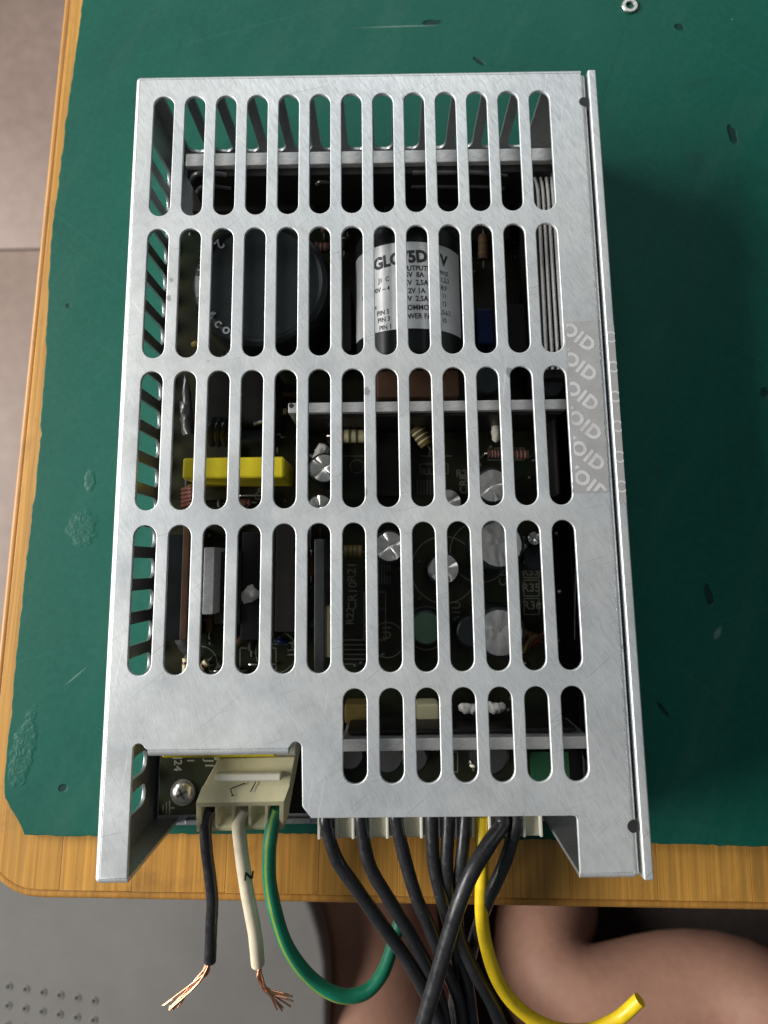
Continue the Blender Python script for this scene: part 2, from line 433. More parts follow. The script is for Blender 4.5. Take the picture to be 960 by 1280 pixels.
# left edge line meets front edge line
l_d = Vector((lf1.x-lf0.x, lf1.y-lf0.y)); A = Matrix(((u.x, -l_d.x), (u.y, -l_d.y)))
sol = A.inverted() @ Vector((lf0.x-fl0.x, lf0.y-fl0.y)); cor = Vector((fl0.x, fl0.y)) + u*sol.x
rzl = math.atan2(-l_d.x, l_d.y) + 0  # direction of the left edge, for checking squareness
rzt = math.atan2(lf0.y-lf1.y, lf0.x-lf1.x) - PI/2
table = empty('bamboo_table', (cor.x, cor.y, FZ), 'bamboo table with a rounded corner and upright grain under the green mat', 'table', rz=rzt*.5+rz*.5)
TW, TL, TT = 760.0, 520.0, 16.0
zt = BZ - FZ
R0 = 16.0; EW = 2.2
def rrect(x0, x1, y0, y1, r, n=8):
    pts = []
    for cx, cy, a0 in ((x1-r, y0+r, -90), (x1-r, y1-r, 0), (x0+r, y1-r, 90), (x0+r, y0+r, 180)):
        for i in range(n+1):
            a = math.radians(a0 + 90*i/n); pts.append((cx + r*math.cos(a), cy + r*math.sin(a)))
    return pts
bam = [bamboo_mat('bamboo_%s' % k, t) for k, t in (('honey', (1,1,1)), ('pale', (1.05,1.06,1.12)), ('tan', (.95,.93,.92)))]
x = EW; k = 0
while x < TW-EW-1:
    wd = random.choice((17.5, 19, 21, 22.5)) if x > EW else 19
    x1 = min(x+wd, TW-EW)
    if x == EW:
        pts = [(x1, EW), (x1, TL-EW)]
        r = R0-EW
        for i in range(9): a = PI/2 + PI/2*i/8; pts.append((x+r+r*math.cos(a), TL-EW-r+r*math.sin(a)))
        for i in range(9): a = PI + PI/2*i/8; pts.append((x+r+r*math.cos(a), EW+r+r*math.sin(a)))
    else: pts = [(x, EW), (x1, EW), (x1, TL-EW), (x, TL-EW)]
    bm = plate(pts, [], TT-2, .18, 1)
    o = build('bamboo_slat', bm, bam[random.choice((0,0,1,2))], table)
    o.location = (0, 0, (zt - (TT-2)/2 + random.uniform(-.05, .0)) * S)
    x = x1; k += 1
bm = plate(rrect(0, TW, 0, TL, R0), [rrect(EW, TW-EW, EW, TL-EW, R0-EW)], TT-1, .9, 3)
M['bamboo_edge'] = bamboo_mat('bamboo_edge', (.86,.82,.8))
o = build('edge_rail', bm, M['bamboo_edge'], table); o.location = (0, 0, (zt - TT/2 - .25) * S)
bm = plate(rrect(30, TW-30, 30, TL-30, 6), [rrect(55, TW-55, 55, TL-55, 4)], 50, 1)
o = build('apron', bm, M['bamboo_edge'], table); o.location = (0, 0, (zt - TT - 25) * S)
for lx, ly in ((50, 50), (TW-50, 50), (50, TL-50), (TW-50, TL-50)):
    bm = bmesh.new(); lathe(bm, [(0, 0), (14, 0), (16, 3), (22, zt-TT-20), (0, zt-TT-20)], lx, ly, 20)
    build('leg', bm, M['bamboo_edge'], table)

# ------------------------------------------------------------------ green mat
edge = [(103,0),(80.5,165),(63,302),(57,440),(46,588),(33,697),(23,787),(12,905),(5,975),(6,997),(31,1043),(70,1046),(200,1043),(395,1042),(700,1051),(816,1055),(960,1059)]
pts = [at(px, py, 0) for px, py in edge]
p0 = pts[0]; dirl = (pts[0]-pts[2]).normalized()
outer = [Vector((p0.x + dirl.x*280, p0.y + dirl.y*280, 0))] + pts + [Vector((pts[-1].x+380, pts[-1].y-1, 0)), Vector((pts[-1].x+380, p0.y+280, 0))]
dense = []
for i in range(len(outer)):
    a, b_ = outer[i], outer[(i+1) % len(outer)]; L = (b_-a).length; n = max(1, int(L/1.3))
    for k in range(n):
        p = a.lerp(b_, k/n)
        q = noise.noise(Vector((p.x*.35, p.y*.35, 1.3)))*.35 + noise.noise(Vector((p.x*1.1, p.y*1.1, 5)))*.22
        ch = noise.noise(Vector((p.x*.13, p.y*.13, 9)))
        inw = Vector((40, -60, 0)) - p; inw.z = 0; inw.normalize()
        p = p + inw*(max(0, ch-.38)*5.0*abs(noise.noise(Vector((p.x*.6, p.y*.6, 2)))) + q)
        dense.append((p.x, p.y))
mk = []
def mark(px, py, rpx, rpy, deg, kind):
    p = at(px, py, 0); s = ppm(px, py, 0); mk.append((p.x, p.y, rpx/s, rpy/s, math.radians(deg), kind))
mark(103, 660, 20, 24, 0, 'glue'); mark(30, 935, 15, 48, -8, 'glue'); mark(113, 600, 7, 16, 0, 'glue')
mark(541, 28, 15, 4, 4, 'dark'); mark(916, 168, 6, 15, 12, 'dark'); mark(850, 34, 7, 5, -30, 'dark')
mark(956, 491, 6, 8, 0, 'dark'); mark(886, 745, 5, 17, 8, 'dark'); mark(829, 888, 3, 12, 35, 'dark'); mark(79, 985, 6, 5, 30, 'dark')
mark(85, 382, 3, 3, 0, 'dark'); mark(598, 76, 10, 3, -40, 'dark'); mark(823, 590, 12, 16, 10, 'stain'); mark(870, 200, 22, 26, 0, 'stain')
mark(868, 105, 28, 10, 20, 'stain'); mark(897, 792, 4, 10, -35, 'light'); mark(500, 33, 60, 1.3, 1, 'light'); mark(915, 24, 2, 2, 0, 'light'); mark(95, 845, 1.2, 18, -50, 'light')
M['mat'] = mat_mat(mk)
bm = plate(dense, [], 2.0, .22, 2)
mat_o = build('rubber_mat', bm, M['mat']); mat_o.location = (0, 0, -1.0*S)
tag(mat_o, 'dark green rubber work mat with chipped edges and scuffs lying on the bamboo table', 'mat')

# washer
p = at(788, 5, 1)
bm = bmesh.new(); prof = [(2.35*.5, 0), (2.35*.5+1.0, 0)]
ri, ro, hh = 1.15, 2.35, .7
t = bmesh.new(); n = 32
ringp = [(ri, .1), (ri+.15, 0), (ro-.15, 0), (ro, .15), (ro, hh-.2), (ro-.2, hh), (ri+.2, hh), (ri, hh-.15), (ri, .1)]
lathe(bm, ringp, 0, 0, 36)
bmesh.ops.remove_doubles(bm, verts=bm.verts[:], dist=1e-5)
wa = build('washer', bm, M['screw']); wa.location = (p.x*S, p.y*S, .02*S); wa.rotation_euler = (0, 0, .3)
tag(wa, 'small silver metal washer lying alone on the green mat behind the metal case', 'washer')

# ------------------------------------------------------------------ power supply
H = 34.0; LEN = 174.4; TH = 0.9
psu = empty('power_supply', (0, -LEN/2, 0), 'silver slotted metal power supply case lying on the green mat', 'power supply')
def part(name, bm, mat, parent=None, **kw):
    o = build(name, bm, mat, None, **kw)
    par = parent or psu
    o.parent = par
    # children are written in world millimetres: undo the parents' offset
    if par is psu: o.location = (0, LEN/2*S, 0)
    return o
COLS = [-47.059 + 7.2927*i for i in range(13)]
ROWS = [(-5.445,-35.48),(-38.66,-68.91),(-71.94,-102.2),(-105.36,-135.66),(-138.68,-156.77)]
SW = 4.75
# outline of the top sheet (mm), from where the photograph shows its corners
def T(px, py): q = at(px, py, H); return (q.x, q.y)
RB = 1.0                                            # bend radius
XR = T(733, 300)[0]*0 + 51.55
la = T(160.5, 1060)[0]; ytop = T(270, 937)[1]; lf_ = -LEN + RB
nr = T(376.8, 970)[0]; yb = T(540, 1021.5)[1]; ra = T(723.6, 1060)[0]
rel = 1.15
def arc(cx, cy, r, a0, a1, n=8): return [(cx+r*math.cos(math.radians(a0+(a1-a0)*i/n)), cy+r*math.sin(math.radians(a0+(a1-a0)*i/n))) for i in range(n+1)]
hl = T(733, 127); hr = T(796, 1033)
out = [(-54+RB, -RB), (-54+RB, lf_), (la, lf_)]
out += [(la, ytop-1.2)] + arc(la+rel, ytop+.1, rel, 190, 20, 10)
out += [(la+2*rel+.6, ytop)] + [(nr-2*rel-.4, ytop)] + arc(nr-rel, ytop+.1, rel, 160, -10, 10)
out += [(nr, ytop-1.2), (nr+.2, yb+2.2), (nr+2.0, yb)]
out += arc(ra-.8, yb-.8, .8, 90, 0, 5)[0:1] + arc(ra-.9, yb-.9, .9, 90, 0, 5) + [(ra, lf_), (XR-RB, lf_), (XR-RB, -RB)]
holes = []
for ri_, (ya, yb_) in enumerate(ROWS):
    for ci, cx in enumerate(COLS):
        if ri_ == 4 and ci < 6: continue
        holes.append(slot(cx, yb_, ya, SW))
bm = plate(out, holes, TH, .2, 3)
bm.transform(Matrix.Translation((0, 0, H-TH/2)))
def bend(bm, a, b, side, r=RB, th=TH, drop=0.0, n=6):
    """quarter-round bend from the top sheet's edge a-b turning down on the outward side, then a lip of length drop"""
    a = Vector((a[0], a[1], 0)); b = Vector((b[0], b[1], 0)); sd = Vector((side[0], side[1], 0))
    oc = [(r*math.sin(PI/2*i/n), H - r + r*math.cos(PI/2*i/n)) for i in range(n+1)]
    ic = [((r-th)*math.sin(PI/2*i/n), H - r + (r-th)*math.cos(PI/2*i/n)) for i in range(n+1)]
    if drop: oc.append((r, H-r-drop)); ic.append((r-th, H-r-drop))
    prof = oc + ic[::-1]
    t = bmesh.new()
    A_ = [t.verts.new((a.x+sd.x*p, a.y+sd.y*p, z)) for p, z in prof]; B_ = [t.verts.new((b.x+sd.x*p, b.y+sd.y*p, z)) for p, z in prof]
    for i in range(len(prof)):
        j = (i+1) % len(prof); t.faces.new((A_[i], A_[j], B_[j], B_[i]))
    t.faces.new(A_); t.faces.new(B_[::-1])
    merge(bm, t)
e = .0
bend(bm, (-54+RB, -RB), (-54+RB, lf_), (-1, 0))
bend(bm, (-54+RB, -RB), (XR-RB, -RB), (0, 1))
# right edge bend, interrupted by two small relief cuts
for a_, b_ in (((-1.7), hl[1]+1.0), (hl[1]-1.0, hr[1]+1.2), (hr[1]-1.2, lf_)):
    bend(bm, (XR-RB, a_), (XR-RB, b_), (1, 0), drop=6 if a_ > -150 and b_ < -20 else 3)
bend(bm, (-54+RB, lf_), (la, lf_), (0, -1)); bend(bm, (ra, lf_), (XR-RB, lf_), (0, -1))
bend(bm, (la+2*rel+.6, ytop+.0), (nr-2*rel-.4, ytop+.0), (0, -1), r=1.3, th=1.0, drop=1.2)
for cx, cy in ((-54+RB, -RB), (-54+RB, lf_), (XR-RB, lf_)):
    bmesh.ops.create_icosphere(bm, subdivisions=3, radius=RB-.02, matrix=Matrix.Translation((cx, cy, H-RB)))
part('top_cover', bm, M['sheet'], ang=30)

# left side wall with upright slots: sheet in local (u=y, v=z)
zs0, zs1 = 8.5, 29.5
bar_y = at(137, 733, H).y
def wallplate(u0, u1, v0, v1, slots, thick=TH): return plate([(u0, v0), (u1, v0), (u1, v1), (u0, v1)], slots, thick, .15, 2)
sl = []; yy = bar_y + 7.2927/2
while yy < -6: yy += 7.2927
while yy > -LEN+5.5:
    if yy < -5: sl.append(slot(yy, zs0, zs1, 4.6))
    yy -= 7.2927
bm = wallplate(-LEN+RB, -RB, 0.05, H-RB, sl)
bm.transform(Matrix(((0,0,1,0),(1,0,0,0),(0,1,0,0),(0,0,0,1))))
bm.transform(Matrix.Translation((-54+TH/2, 0, 0)))
part('side_wall', bm, M['sheet_plain'], ang=30)
# rear wall, slots in line with the top ones
bm = wallplate(-54+RB, XR-RB, 0.05, H-RB, [slot(cx, 4.5, 29.5, SW) for cx in COLS])
bm.transform(Matrix(((1,0,0,0),(0,0,-1,0),(0,1,0,0),(0,0,0,1))))
bm.transform(Matrix.Translation((0, -TH/2, 0)))
part('rear_wall', bm, M['sheet_plain'], ang=30)
# front flanges under the two arms
for x0, x1 in ((-54+RB, la), (ra, XR-RB)):
    bm = bmesh.new(); box(bm, x0, x1, -LEN, -LEN+TH, .05, H-RB, .12)
    part('front_flange', bm, M['sheet_plain'])
for x0, x1, y0, y1 in ((-54, -54+RB, 0, -RB), (-54, -54+RB, -LEN+RB, -LEN)):
    bm = bmesh.new()
    sx = -54+RB; cy = y0-RB if y0 == 0 else -LEN+RB; a0 = 90 if y0 == 0 else 180
    prof = arc(sx, cy, RB, a0, a0+90, 6) + arc(sx, cy, RB-TH, a0+90, a0, 6)
    t = bmesh.new(); vb = [t.verts.new((p[0], p[1], .05)) for p in prof]; vt = [t.verts.new((p[0], p[1], H-RB)) for p in prof]
    for i in range(len(prof)): j = (i+1) % len(prof); t.faces.new((vb[i], vb[j], vt[j], vt[i]))
    t.faces.new(vb[::-1]); t.faces.new(vt); merge(bm, t)
    part('corner_bend', bm, M['sheet_plain'])
# inner right wall of the cover
bm = bmesh.new(); box(bm, XR-TH, XR, -LEN+3, -3, 2, H-RB-6.2, .1); part('inner_wall', bm, M['sheet_plain'])
# base channel: floor plate, front lip and the thick right wall
bm = bmesh.new()
ybf = at(310, 1031, 1.5).y
box(bm, -52.6, 52.3, ybf, -1.4, .05, 1.4, .15)
part('base_plate', bm, M['sheet_plain'])
bm = bmesh.new(); lipL = at(232, 1027, 1.5).x
for xa, xb in ((lipL, lipL+8), (lipL+12, lipL+30)):
    box(bm, xa, xb, ybf+.3, ybf+1.6, 1.38, 2.3, .3)
part('front_lip', bm, M['sheet_plain'])
bm = bmesh.new(); box(bm, 52.15, 54.1, -LEN-.3, -.35, .02, H+.25, .35, seg=3)
part('channel_wall', bm, M['sheet'])
bm = bmesh.new(); box(bm, XR+.02, 52.2, hr[1]+1, hl[1]-1, 24, H-1.6)
part('gap_shade', bm, M['navy'])  # navy strip filling the gap beside the channel wall, in place of its shade

bm = bmesh.new(); box(bm, XR-TH-.55, XR-TH-.05, -LEN+14, -64, 2.2, H-3, .1); part('shade_sheet', bm, M['black_alu'])  # added black sheet, darkens the inner right wall in place of shade
bm = bmesh.new(); box(bm, -52, XR-TH-.6, ybf+6, -26, 1.42, 1.8, .05); part('shade_sheet', bm, M['black_alu'])  # added black sheet over the bright base plate, in place of shade
# circuit board
PZ = 7.6
pl = at(199, 985, PZ).x; pf = at(280, 1018, PZ).y; pr = at(706, 960, PZ).x
bm = bmesh.new(); box(bm, pl, pr, pf, -24, PZ-1.6, PZ, .1); pcb = part('circuit_board', bm, M['pcb'])
bm = bmesh.new(); a = at(662, 938, PZ); b_ = at(709, 938, PZ)
box(bm, a.x, b_.x, at(690, 985, PZ).y, a.y, PZ+.02, PZ+1.2, .1); part('green_board', bm, M['pcb_green'])

def child(name, bm, mat, parent, **kw):
    o = build(name, bm, mat, None, **kw); o.parent = parent
    return o
def silk(s, px, py, size, deg, z=PZ+.05, mat='silk', parent=None, name='board_print'):
    p = at(px, py, z); bm = text_bm(s, size, 0, .015*size)
    bm.transform(Matrix.Translation((p.x, p.y, z)) @ Matrix.Rotation(math.radians(deg), 4, 'Z'))
    if parent is None: return part(name, bm, M[mat], smooth=False)
    return child(name, bm, M[mat], parent, smooth=False)
def silk_lines(lines, z=PZ+.05, w_=.25):
    for (x0, y0, x1, y1) in lines:
        bm = bmesh.new()
        a = at(x0, y0, z); b = at(x1, y1, z); d = (b-a).normalized(); s = Vector((-d.y, d.x, 0))*w_/2
        v = [bm.verts.new(q) for q in (a-s, b-s, b+s, a+s)]; bm.faces.new(v)
        child('board_outline_print', bm, M['silk'], pcb, smooth=False)
for s, px, py, size, deg in (('J24', 222, 955, 2.6, -90), ('C1', 238, 946, 2.4, -90), ('J1', 261, 955, 2.8, -90),
        ('W25', 351, 787, 3.0, 80), ('M1', 364, 812, 3.0, -88), ('C4', 268, 835, 2.6, 20), ('R21', 440, 715, 3.0, 88), ('CR10', 441, 745, 3.0, 88),
        ('R22', 438, 770, 2.6, 88), ('R35', 664, 735, 2.8, 0), ('R36', 665, 757, 2.8, 0), ('R33', 663, 715, 2.6, 0), ('A10', 647, 313, 3.0, -88),
        ('CR8', 580, 605, 2.8, 90), ('R2', 577, 592, 2.6, 0), ('C19', 629, 720, 2.8, 90), ('R41', 436, 948, 2.2, 0), ('A1U', 571, 765, 2.8, 88),
        ('C9', 325, 618, 2.8, 60), ('U1', 484, 790, 2.8, 90), ('R11', 536, 590, 2.4, 0), ('A2', 593, 950, 2.6, 0)):
    silk(s, px, py, size, deg, parent=pcb)
L_ = []
def rect(x0, y0, x1, y1): L_.extend([(x0,y0,x1,y0),(x1,y0,x1,y1),(x1,y1,x0,y1),(x0,y1,x0,y0)])
L_ += [(204,1006,204,1016),(208,1003,208,1018),(212,1001,212,1018),(212,1010,218,1010)]
rect(655, 725, 674, 745); rect(655, 748, 674, 768); rect(655, 702, 674, 722); rect(455, 740, 482, 800); rect(610, 560, 655, 575); rect(525, 580, 560, 592)
rect(300, 810, 345, 850); rect(558, 940, 572, 965); rect(604, 940, 622, 962)
for i in range(6): L_.append((430, 800+i*6, 460, 800+i*6)); L_.append((470+i*3.5, 700, 470+i*3.5, 730)); L_.append((522+i*4, 600, 522+i*4, 618))
L_ += [(340,805,362,805),(400,660,400,840),(560,740,560,800),(525,570,565,570),(430,525,465,525),(425,570,470,570),(510,640,520,640),(720,660,718,800)]
silk_lines(L_)
def ring_print(px, py, rp, z=PZ+.06):
    c = at(px, py, z); r = rp/ppm(px, py, z); bm = bmesh.new(); n = 30; a = []; b = []
    for i in range(n):
        t = 2*PI*i/n; a.append(bm.verts.new((c.x+r*math.cos(t), c.y+r*math.sin(t), z))); b.append(bm.verts.new((c.x+(r-.25)*math.cos(t), c.y+(r-.25)*math.sin(t), z)))
    for i in range(n): bm.faces.new((a[i], a[(i+1)%n], b[(i+1)%n], b[i]))
    child('board_outline_print', bm, M['silk'], pcb, smooth=False)
for a in ((345, 815, 26), (250, 830, 22), (533, 785, 27), (555, 712, 42), (446, 583, 9), (600, 690, 38), (484, 800, 22)): ring_print(*a)

# screw at the board corner
c = at(229, 990, PZ)
bm = bmesh.new(); lathe(bm, [(2.9, PZ+.01), (2.9, PZ+.35), (1.5, PZ+.36)], c.x, c.y, 30); lathe(bm, [(2.35, PZ+.3), (2.35, PZ+.8), (1.9, PZ+1.25), (1.2, PZ+1.5), (0, PZ+1.55)], c.x, c.y, 30)
scr = part('screw', bm, M['screw'])
bm = bmesh.new()
for a in (.5, .5+PI/2): box(bm, -1.25, 1.25, -.28, .28, PZ+1.2, PZ+1.62, .05, Matrix.Translation((c.x, c.y, 0)) @ Matrix.Rotation(a, 4, 'Z'))
child('cross_recess', bm, M['ink'], scr)

# heat sink plates: the pale bars seen through the slots are their top edges
def bar(px0, px1, py0, py1, ztop, zbot, mat='alu', name='heat_sink'):
    a = at(px0, (py0+py1)/2, ztop); b = at(px1, (py0+py1)/2, ztop); y0 = at((px0+px1)/2, py0, ztop).y; y1 = at((px0+px1)/2, py1, ztop).y
    bm = bmesh.new(); box(bm, a.x, b.x, y1, y0, zbot, ztop, .3); return part(name, bm, M[mat]), a.x, b.x, y1
hs, xa, xb, yf = bar(232, 692, 188, 204, 30, PZ)
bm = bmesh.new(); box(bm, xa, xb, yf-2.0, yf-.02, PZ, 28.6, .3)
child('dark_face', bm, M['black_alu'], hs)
def aty(px, py, Y):
    d = RM @ Vector(((px - 480) / F_PX, (PPY - py) / F_PX, -1)); return CAM + d * ((Y - CAM.y) / d.y)
yrib = yf - 2.1
def ribs(lines, r=.55, mat='grey_rib'):
    for L in lines:
        bm = bmesh.new(); tube(bm, [aty(q[0], q[1], yrib) for q in L], r, 8, 6); child('raised_rib', bm, M[mat], hs)
ribs([[(239,226,25),(243,219,25.6),(252,216,26),(270,217,26),(283,219,25.5)], [(247,240,23),(250,235,23.4),(258,232,24),(275,233,24),(289,235,23.5)],
      [(396,230,25),(401,227,25.5),(412,228,25)]])
ribs([[(516,216,25),(560,216,26),(600,216,26),(634,219,25)], [(514,233,23),(560,233,23.5),(600,233,23.5),(630,235,23)]], .5, 'grey_rib')
for i in range(5):   # long ridges running down the right side and turning in at the rear
    x = 673+i*6.2; bm = bmesh.new()
    pts = [(x-14+i*2.2, 212-i*2, 26), (x-6+i, 219-i*2, 26), (x-1, 235, 26), (x+1, 262, 26), (x+4.5+i*.3, 330, 26), (x+8+i*.6, 400, 26), (x+10+i*.8, 440, 26), (x+11+i*.9, 462, 26)]
    tube(bm, [at(*q) for q in pts], .42, 8, 5); part('cooling_ridge', bm, M['alu'])
bm = bmesh.new(); a = at(664, 300, 24); b_ = at(707, 300, 24)
box(bm, a.x-.3, b_.x+.3, at(680, 475, 24).y, at(680, 225, 24).y, PZ, 25.4, .3); part('side_heat_sink', bm, M['black_alu'])
hs2, xa, xb, yf = bar(360, 709, 501, 514, 29, PZ)
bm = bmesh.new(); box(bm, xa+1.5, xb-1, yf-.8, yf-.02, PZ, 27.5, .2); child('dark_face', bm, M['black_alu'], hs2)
bm = bmesh.new(); q = at(364, 507, 29.1); lathe(bm, [(.55, 29.0), (.55, 29.06), (0, 29.06)], q.x, q.y, 16); child('pin_hole', bm, M['ink'], hs2)
hs3, xa, xb, yf = bar(428, 737, 922, 938, 27, PZ+1.3)
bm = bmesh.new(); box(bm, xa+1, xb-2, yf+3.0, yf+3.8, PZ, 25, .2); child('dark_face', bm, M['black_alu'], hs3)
# upright plates in the fourth row
def upright(px0, px1, py0, py1, zt_, mat, name='heat_sink_plate'):
    a = at(px0, py0, zt_); b = at(px1, py1, zt_); bm = bmesh.new()
    box(bm, a.x, b.x, b.y, a.y, PZ, zt_, .25); return part(name, bm, M[mat])
upright(255, 266, 684, 768, 28, 'alu'); upright(393, 405, 674, 842, 26, 'grey_rib'); upright(229, 233, 655, 800, 22, 'brown_res', 'brown_board_edge')
upright(408, 413, 758, 822, 20, 'cream_dark', 'pale_spacer')
upright(270, 300, 690, 780, 22, 'dark_resin', 'black_transistor'); upright(303, 343, 665, 800, 21, 'black_alu', 'black_block'); upright(345, 368, 650, 790, 24, 'dark_resin', 'black_block')
upright(205, 227, 668, 800, 21, 'black_sleeve', 'black_block')

# large black capacitor with printed sleeve
cz = 28.0; c = at(325, 352, cz); R_ = 86/ppm(325, 352, cz)
bm = bmesh.new(); lathe(bm, [(R_-.2, PZ), (R_, PZ+.4), (R_, cz-1.2), (R_-.6, cz-.3), (R_-1.5, cz), (R_-2.4, cz-.35)], c.x, c.y, 56)
cap = part('large_capacitor', bm, M['black_sleeve'])
bm = bmesh.new(); lathe(bm, [(R_-2.4, cz-.6), (R_-2.5, cz-.35), (0, cz-.3)], c.x, c.y, 56); child('top_disc', bm, M['grey_disc'], cap)
M['dark_top'] = M['grey_disc']
def ring_text(s, size, a_mid, rad, z, parent, step=None):
    n = len(s)
    for i, ch in enumerate(s):
        if ch == ' ': continue
        a = a_mid + (i-(n-1)/2)*(step or size*.72/rad)
        bm = text_bm(ch, size, 0, .02*size)
        bm.transform(Matrix.Translation((c.x+rad*math.cos(a), c.y+rad*math.sin(a), z)) @ Matrix.Rotation(a+PI/2, 4, 'Z'))
        child('sleeve_print', bm, M['print'], parent, smooth=False)
ring_text('icon', 3.4, math.radians(232), R_-2.3, cz+.05, cap)
ring_text('85', 2.2, math.radians(248), R_-.9-1.0, cz+.05, cap)
ring_text('nich', 3.0, math.radians(203), R_-2.0, cz+.05, cap)
ring_text('F', 2.4, math.radians(169), R_-1.8, cz+.05, cap); ring_text('II', 2.2, math.radians(160), R_-1.8, cz+.05, cap)
ring_text('2', 3.4, math.radians(136), R_-2.4, cz+.05, cap)
bm = bmesh.new(); n = 10; a0, a1 = math.radians(174), math.radians(194)
ia = [bm.verts.new((c.x+(R_-3.6)*math.cos(a0+(a1-a0)*i/n), c.y+(R_-3.6)*math.sin(a0+(a1-a0)*i/n), cz+.04)) for i in range(n+1)]
oa = [bm.verts.new((c.x+(R_-.9)*math.cos(a0+(a1-a0)*i/n), c.y+(R_-.9)*math.sin(a0+(a1-a0)*i/n), cz+.04)) for i in range(n+1)]
for i in range(n): bm.faces.new((ia[i], ia[i+1], oa[i+1], oa[i]))
child('polarity_stripe', bm, M['print'], cap, smooth=False)
# lying labelled capacitor
LR = 12.9; lc = at(513, 370, 31); lcx = lc.x; lcz = 31.8-LR; ly0 = at(520, 448, 28).y; ly1 = at(520, 285, 28).y
rotx = Matrix.Rotation(-PI/2, 4, 'X')
bm = bmesh.new(); t = bmesh.new(); Lc = ly1-ly0
lathe(t, [(0, 0), (LR-1.2, 0), (LR-.3, .4), (LR, 1.2), (LR, Lc-1.2), (LR-.4, Lc-.5), (LR-1.4, Lc), (0, Lc)], 0, 0, 64, rotx)
t.transform(Matrix.Translation((lcx, ly0, lcz))); merge(bm, t)
lcap = part('labelled_capacitor', bm, M['black_sleeve'])
LRr = LR+.12
def wrap(u_, v_, lift=0.0):
    a = u_/LRr; return Vector((lcx+(LRr+lift)*math.sin(a), v_, lcz+(LRr+lift)*math.cos(a)))
lv1 = at(522, 303, 31.5).y; lv0 = at(530, 411, 31.5).y
bm = bmesh.new(); n = 40; ua, ub = -17.5, 15.0; g = []
for i in range(n+1):
    u_ = ua+(ub-ua)*i/n; sk = .055*u_*0
    g.append((bm.verts.new(wrap(u_, lv0+sk)), bm.verts.new(wrap(u_, lv1+sk))))
for a, b in zip(g, g[1:]): bm.faces.new((a[0], b[0], b[1], a[1]))
lab = child('paper_label', bm, M['label'], lcap)
def ltext(s, px, py, size, align='LEFT', deg=2.0, bold=.02):
    q = at(px, py, 31.5); u0 = LRr*math.asin(max(-.98, min(.98, (q.x-lcx)/LRr)))
    bm = text_bm(s, size*(.86 if size < 3 else 1), 0, bold*size, align); bm.transform(Matrix.Scale(.9, 4, (1,0,0)))
    bmesh.ops.triangulate(bm, faces=bm.faces[:])
    rot = Matrix.Rotation(math.radians(deg), 4, 'Z'); bm.transform(rot)
    for v in bm.verts: v.co = wrap(u0+v.co.x, q.y+v.co.y, .04)
    child('label_print', bm, M['ink'], lcap, smooth=False)
ltext('GLC75D', 467, 327, 3.9, bold=.05, deg=4.5); ltext('V', 551, 321, 3.6, bold=.05, deg=-4)
for s, x, y, sz in (('OUTPUTS =', 502, 337, 1.9), ('5V  8A', 506, 345, 2.0), ('12V  2.5A', 501, 355, 2.0), ('-12V 1A', 503, 365, 2.0), ('12V  2.5A', 501, 375, 2.0), ('COMMON', 503, 386, 2.0), ('POWER FAIL', 498, 397, 2.0),
        ('J1  C', 473, 348, 1.8), ('90V ~ 4', 466, 360, 1.8), ('47-440Hz', 453, 381, 1.5), ('PIN 5', 471, 389, 1.8), ('PIN 3', 472, 398, 1.8), ('PIN 1', 474, 408, 1.8),
        ('IN', 452, 362, 1.8), ('PIN:J2', 548, 337, 1.6), ('1,2,3', 551, 346, 1.8), ('8,9', 552, 356, 1.8), ('11', 553, 366, 1.8), ('12', 553, 376, 1.8), ('4,5,6,7,', 549, 387, 1.7), ('10', 553, 397, 1.8)):
    ltext(s, x, y, sz)

# yellow film capacitor boxes
a = at(228, 572, 25); b_ = at(355, 597, 25)
bm = bmesh.new(); box(bm, a.x, b_.x, b_.y, a.y, PZ+.3, 25, .7, seg=3); part('yellow_film_capacitor', bm, M['yellow_box'])
a = at(202, 930, 24); b_ = at(345, 946.5, 24)
bm = bmesh.new(); box(bm, a.x, b_.x, b_.y, a.y, PZ+.3, 24, .6, seg=3); part('yellow_film_capacitor', bm, M['yellow_box'])

# small electrolytic cans with scored silver tops
def can(px, py, rp, z, mat='can_top', ang=.5, sleeve='black_sleeve'):
    c = at(px, py, z); r = rp/ppm(px, py, z); R1 = r*1.16
    bm = bmesh.new(); lathe(bm, [(R1-.1, PZ), (R1, PZ+.3), (R1, z-.9), (R1*.97, z-.25), (r, z-.02), (r-.02, z-.4)], c.x, c.y, 30)
    o = part('small_capacitor', bm, M[sleeve])
    bm = bmesh.new(); n = 24; sc_ = 1 if mat == 'can_top' else 0; cen = bm.verts.new((c.x, c.y, z-.02-.38*sc_)); rg = []
    for i in range(n):
        t = 2*PI*i/n + ang; cr = (i % (n//4) == 0)
        rg.append((bm.verts.new((c.x+r*.55*math.cos(t), c.y+r*.55*math.sin(t), z+.12*sc_-(.55*sc_ if cr else 0))), bm.verts.new((c.x+r*math.cos(t), c.y+r*math.sin(t), z-.02-(.30*sc_ if cr else 0)))))
    for i in range(n):
        p, q = rg[i], rg[(i+1) % n]; bm.faces.new((cen, p[0], q[0])); bm.faces.new((p[0], p[1], q[1], q[0]))
    child('can_top', bm, M[mat], o, ang=60)
    return o
for args in ((405, 585, 17, 22), (400, 634, 15, 20), (616, 607, 20, 24), (487, 683, 18, 22), (555, 711, 18, 17), (624, 680, 28, 25), (625, 791, 28, 26), (668, 673, 8, 22), (560, 628, 16, 14)):
    can(*args, ang=random.uniform(.2, 1.0))
can(669, 697, 14, 20, 'grey_disc'); can(651, 682, 12, 18, 'can_top')
for px, py, rp in ((437, 944, 16), (484, 946, 18), (518, 948, 15), (612, 944, 22)): can(px, py, rp, 14, 'grey_rib')
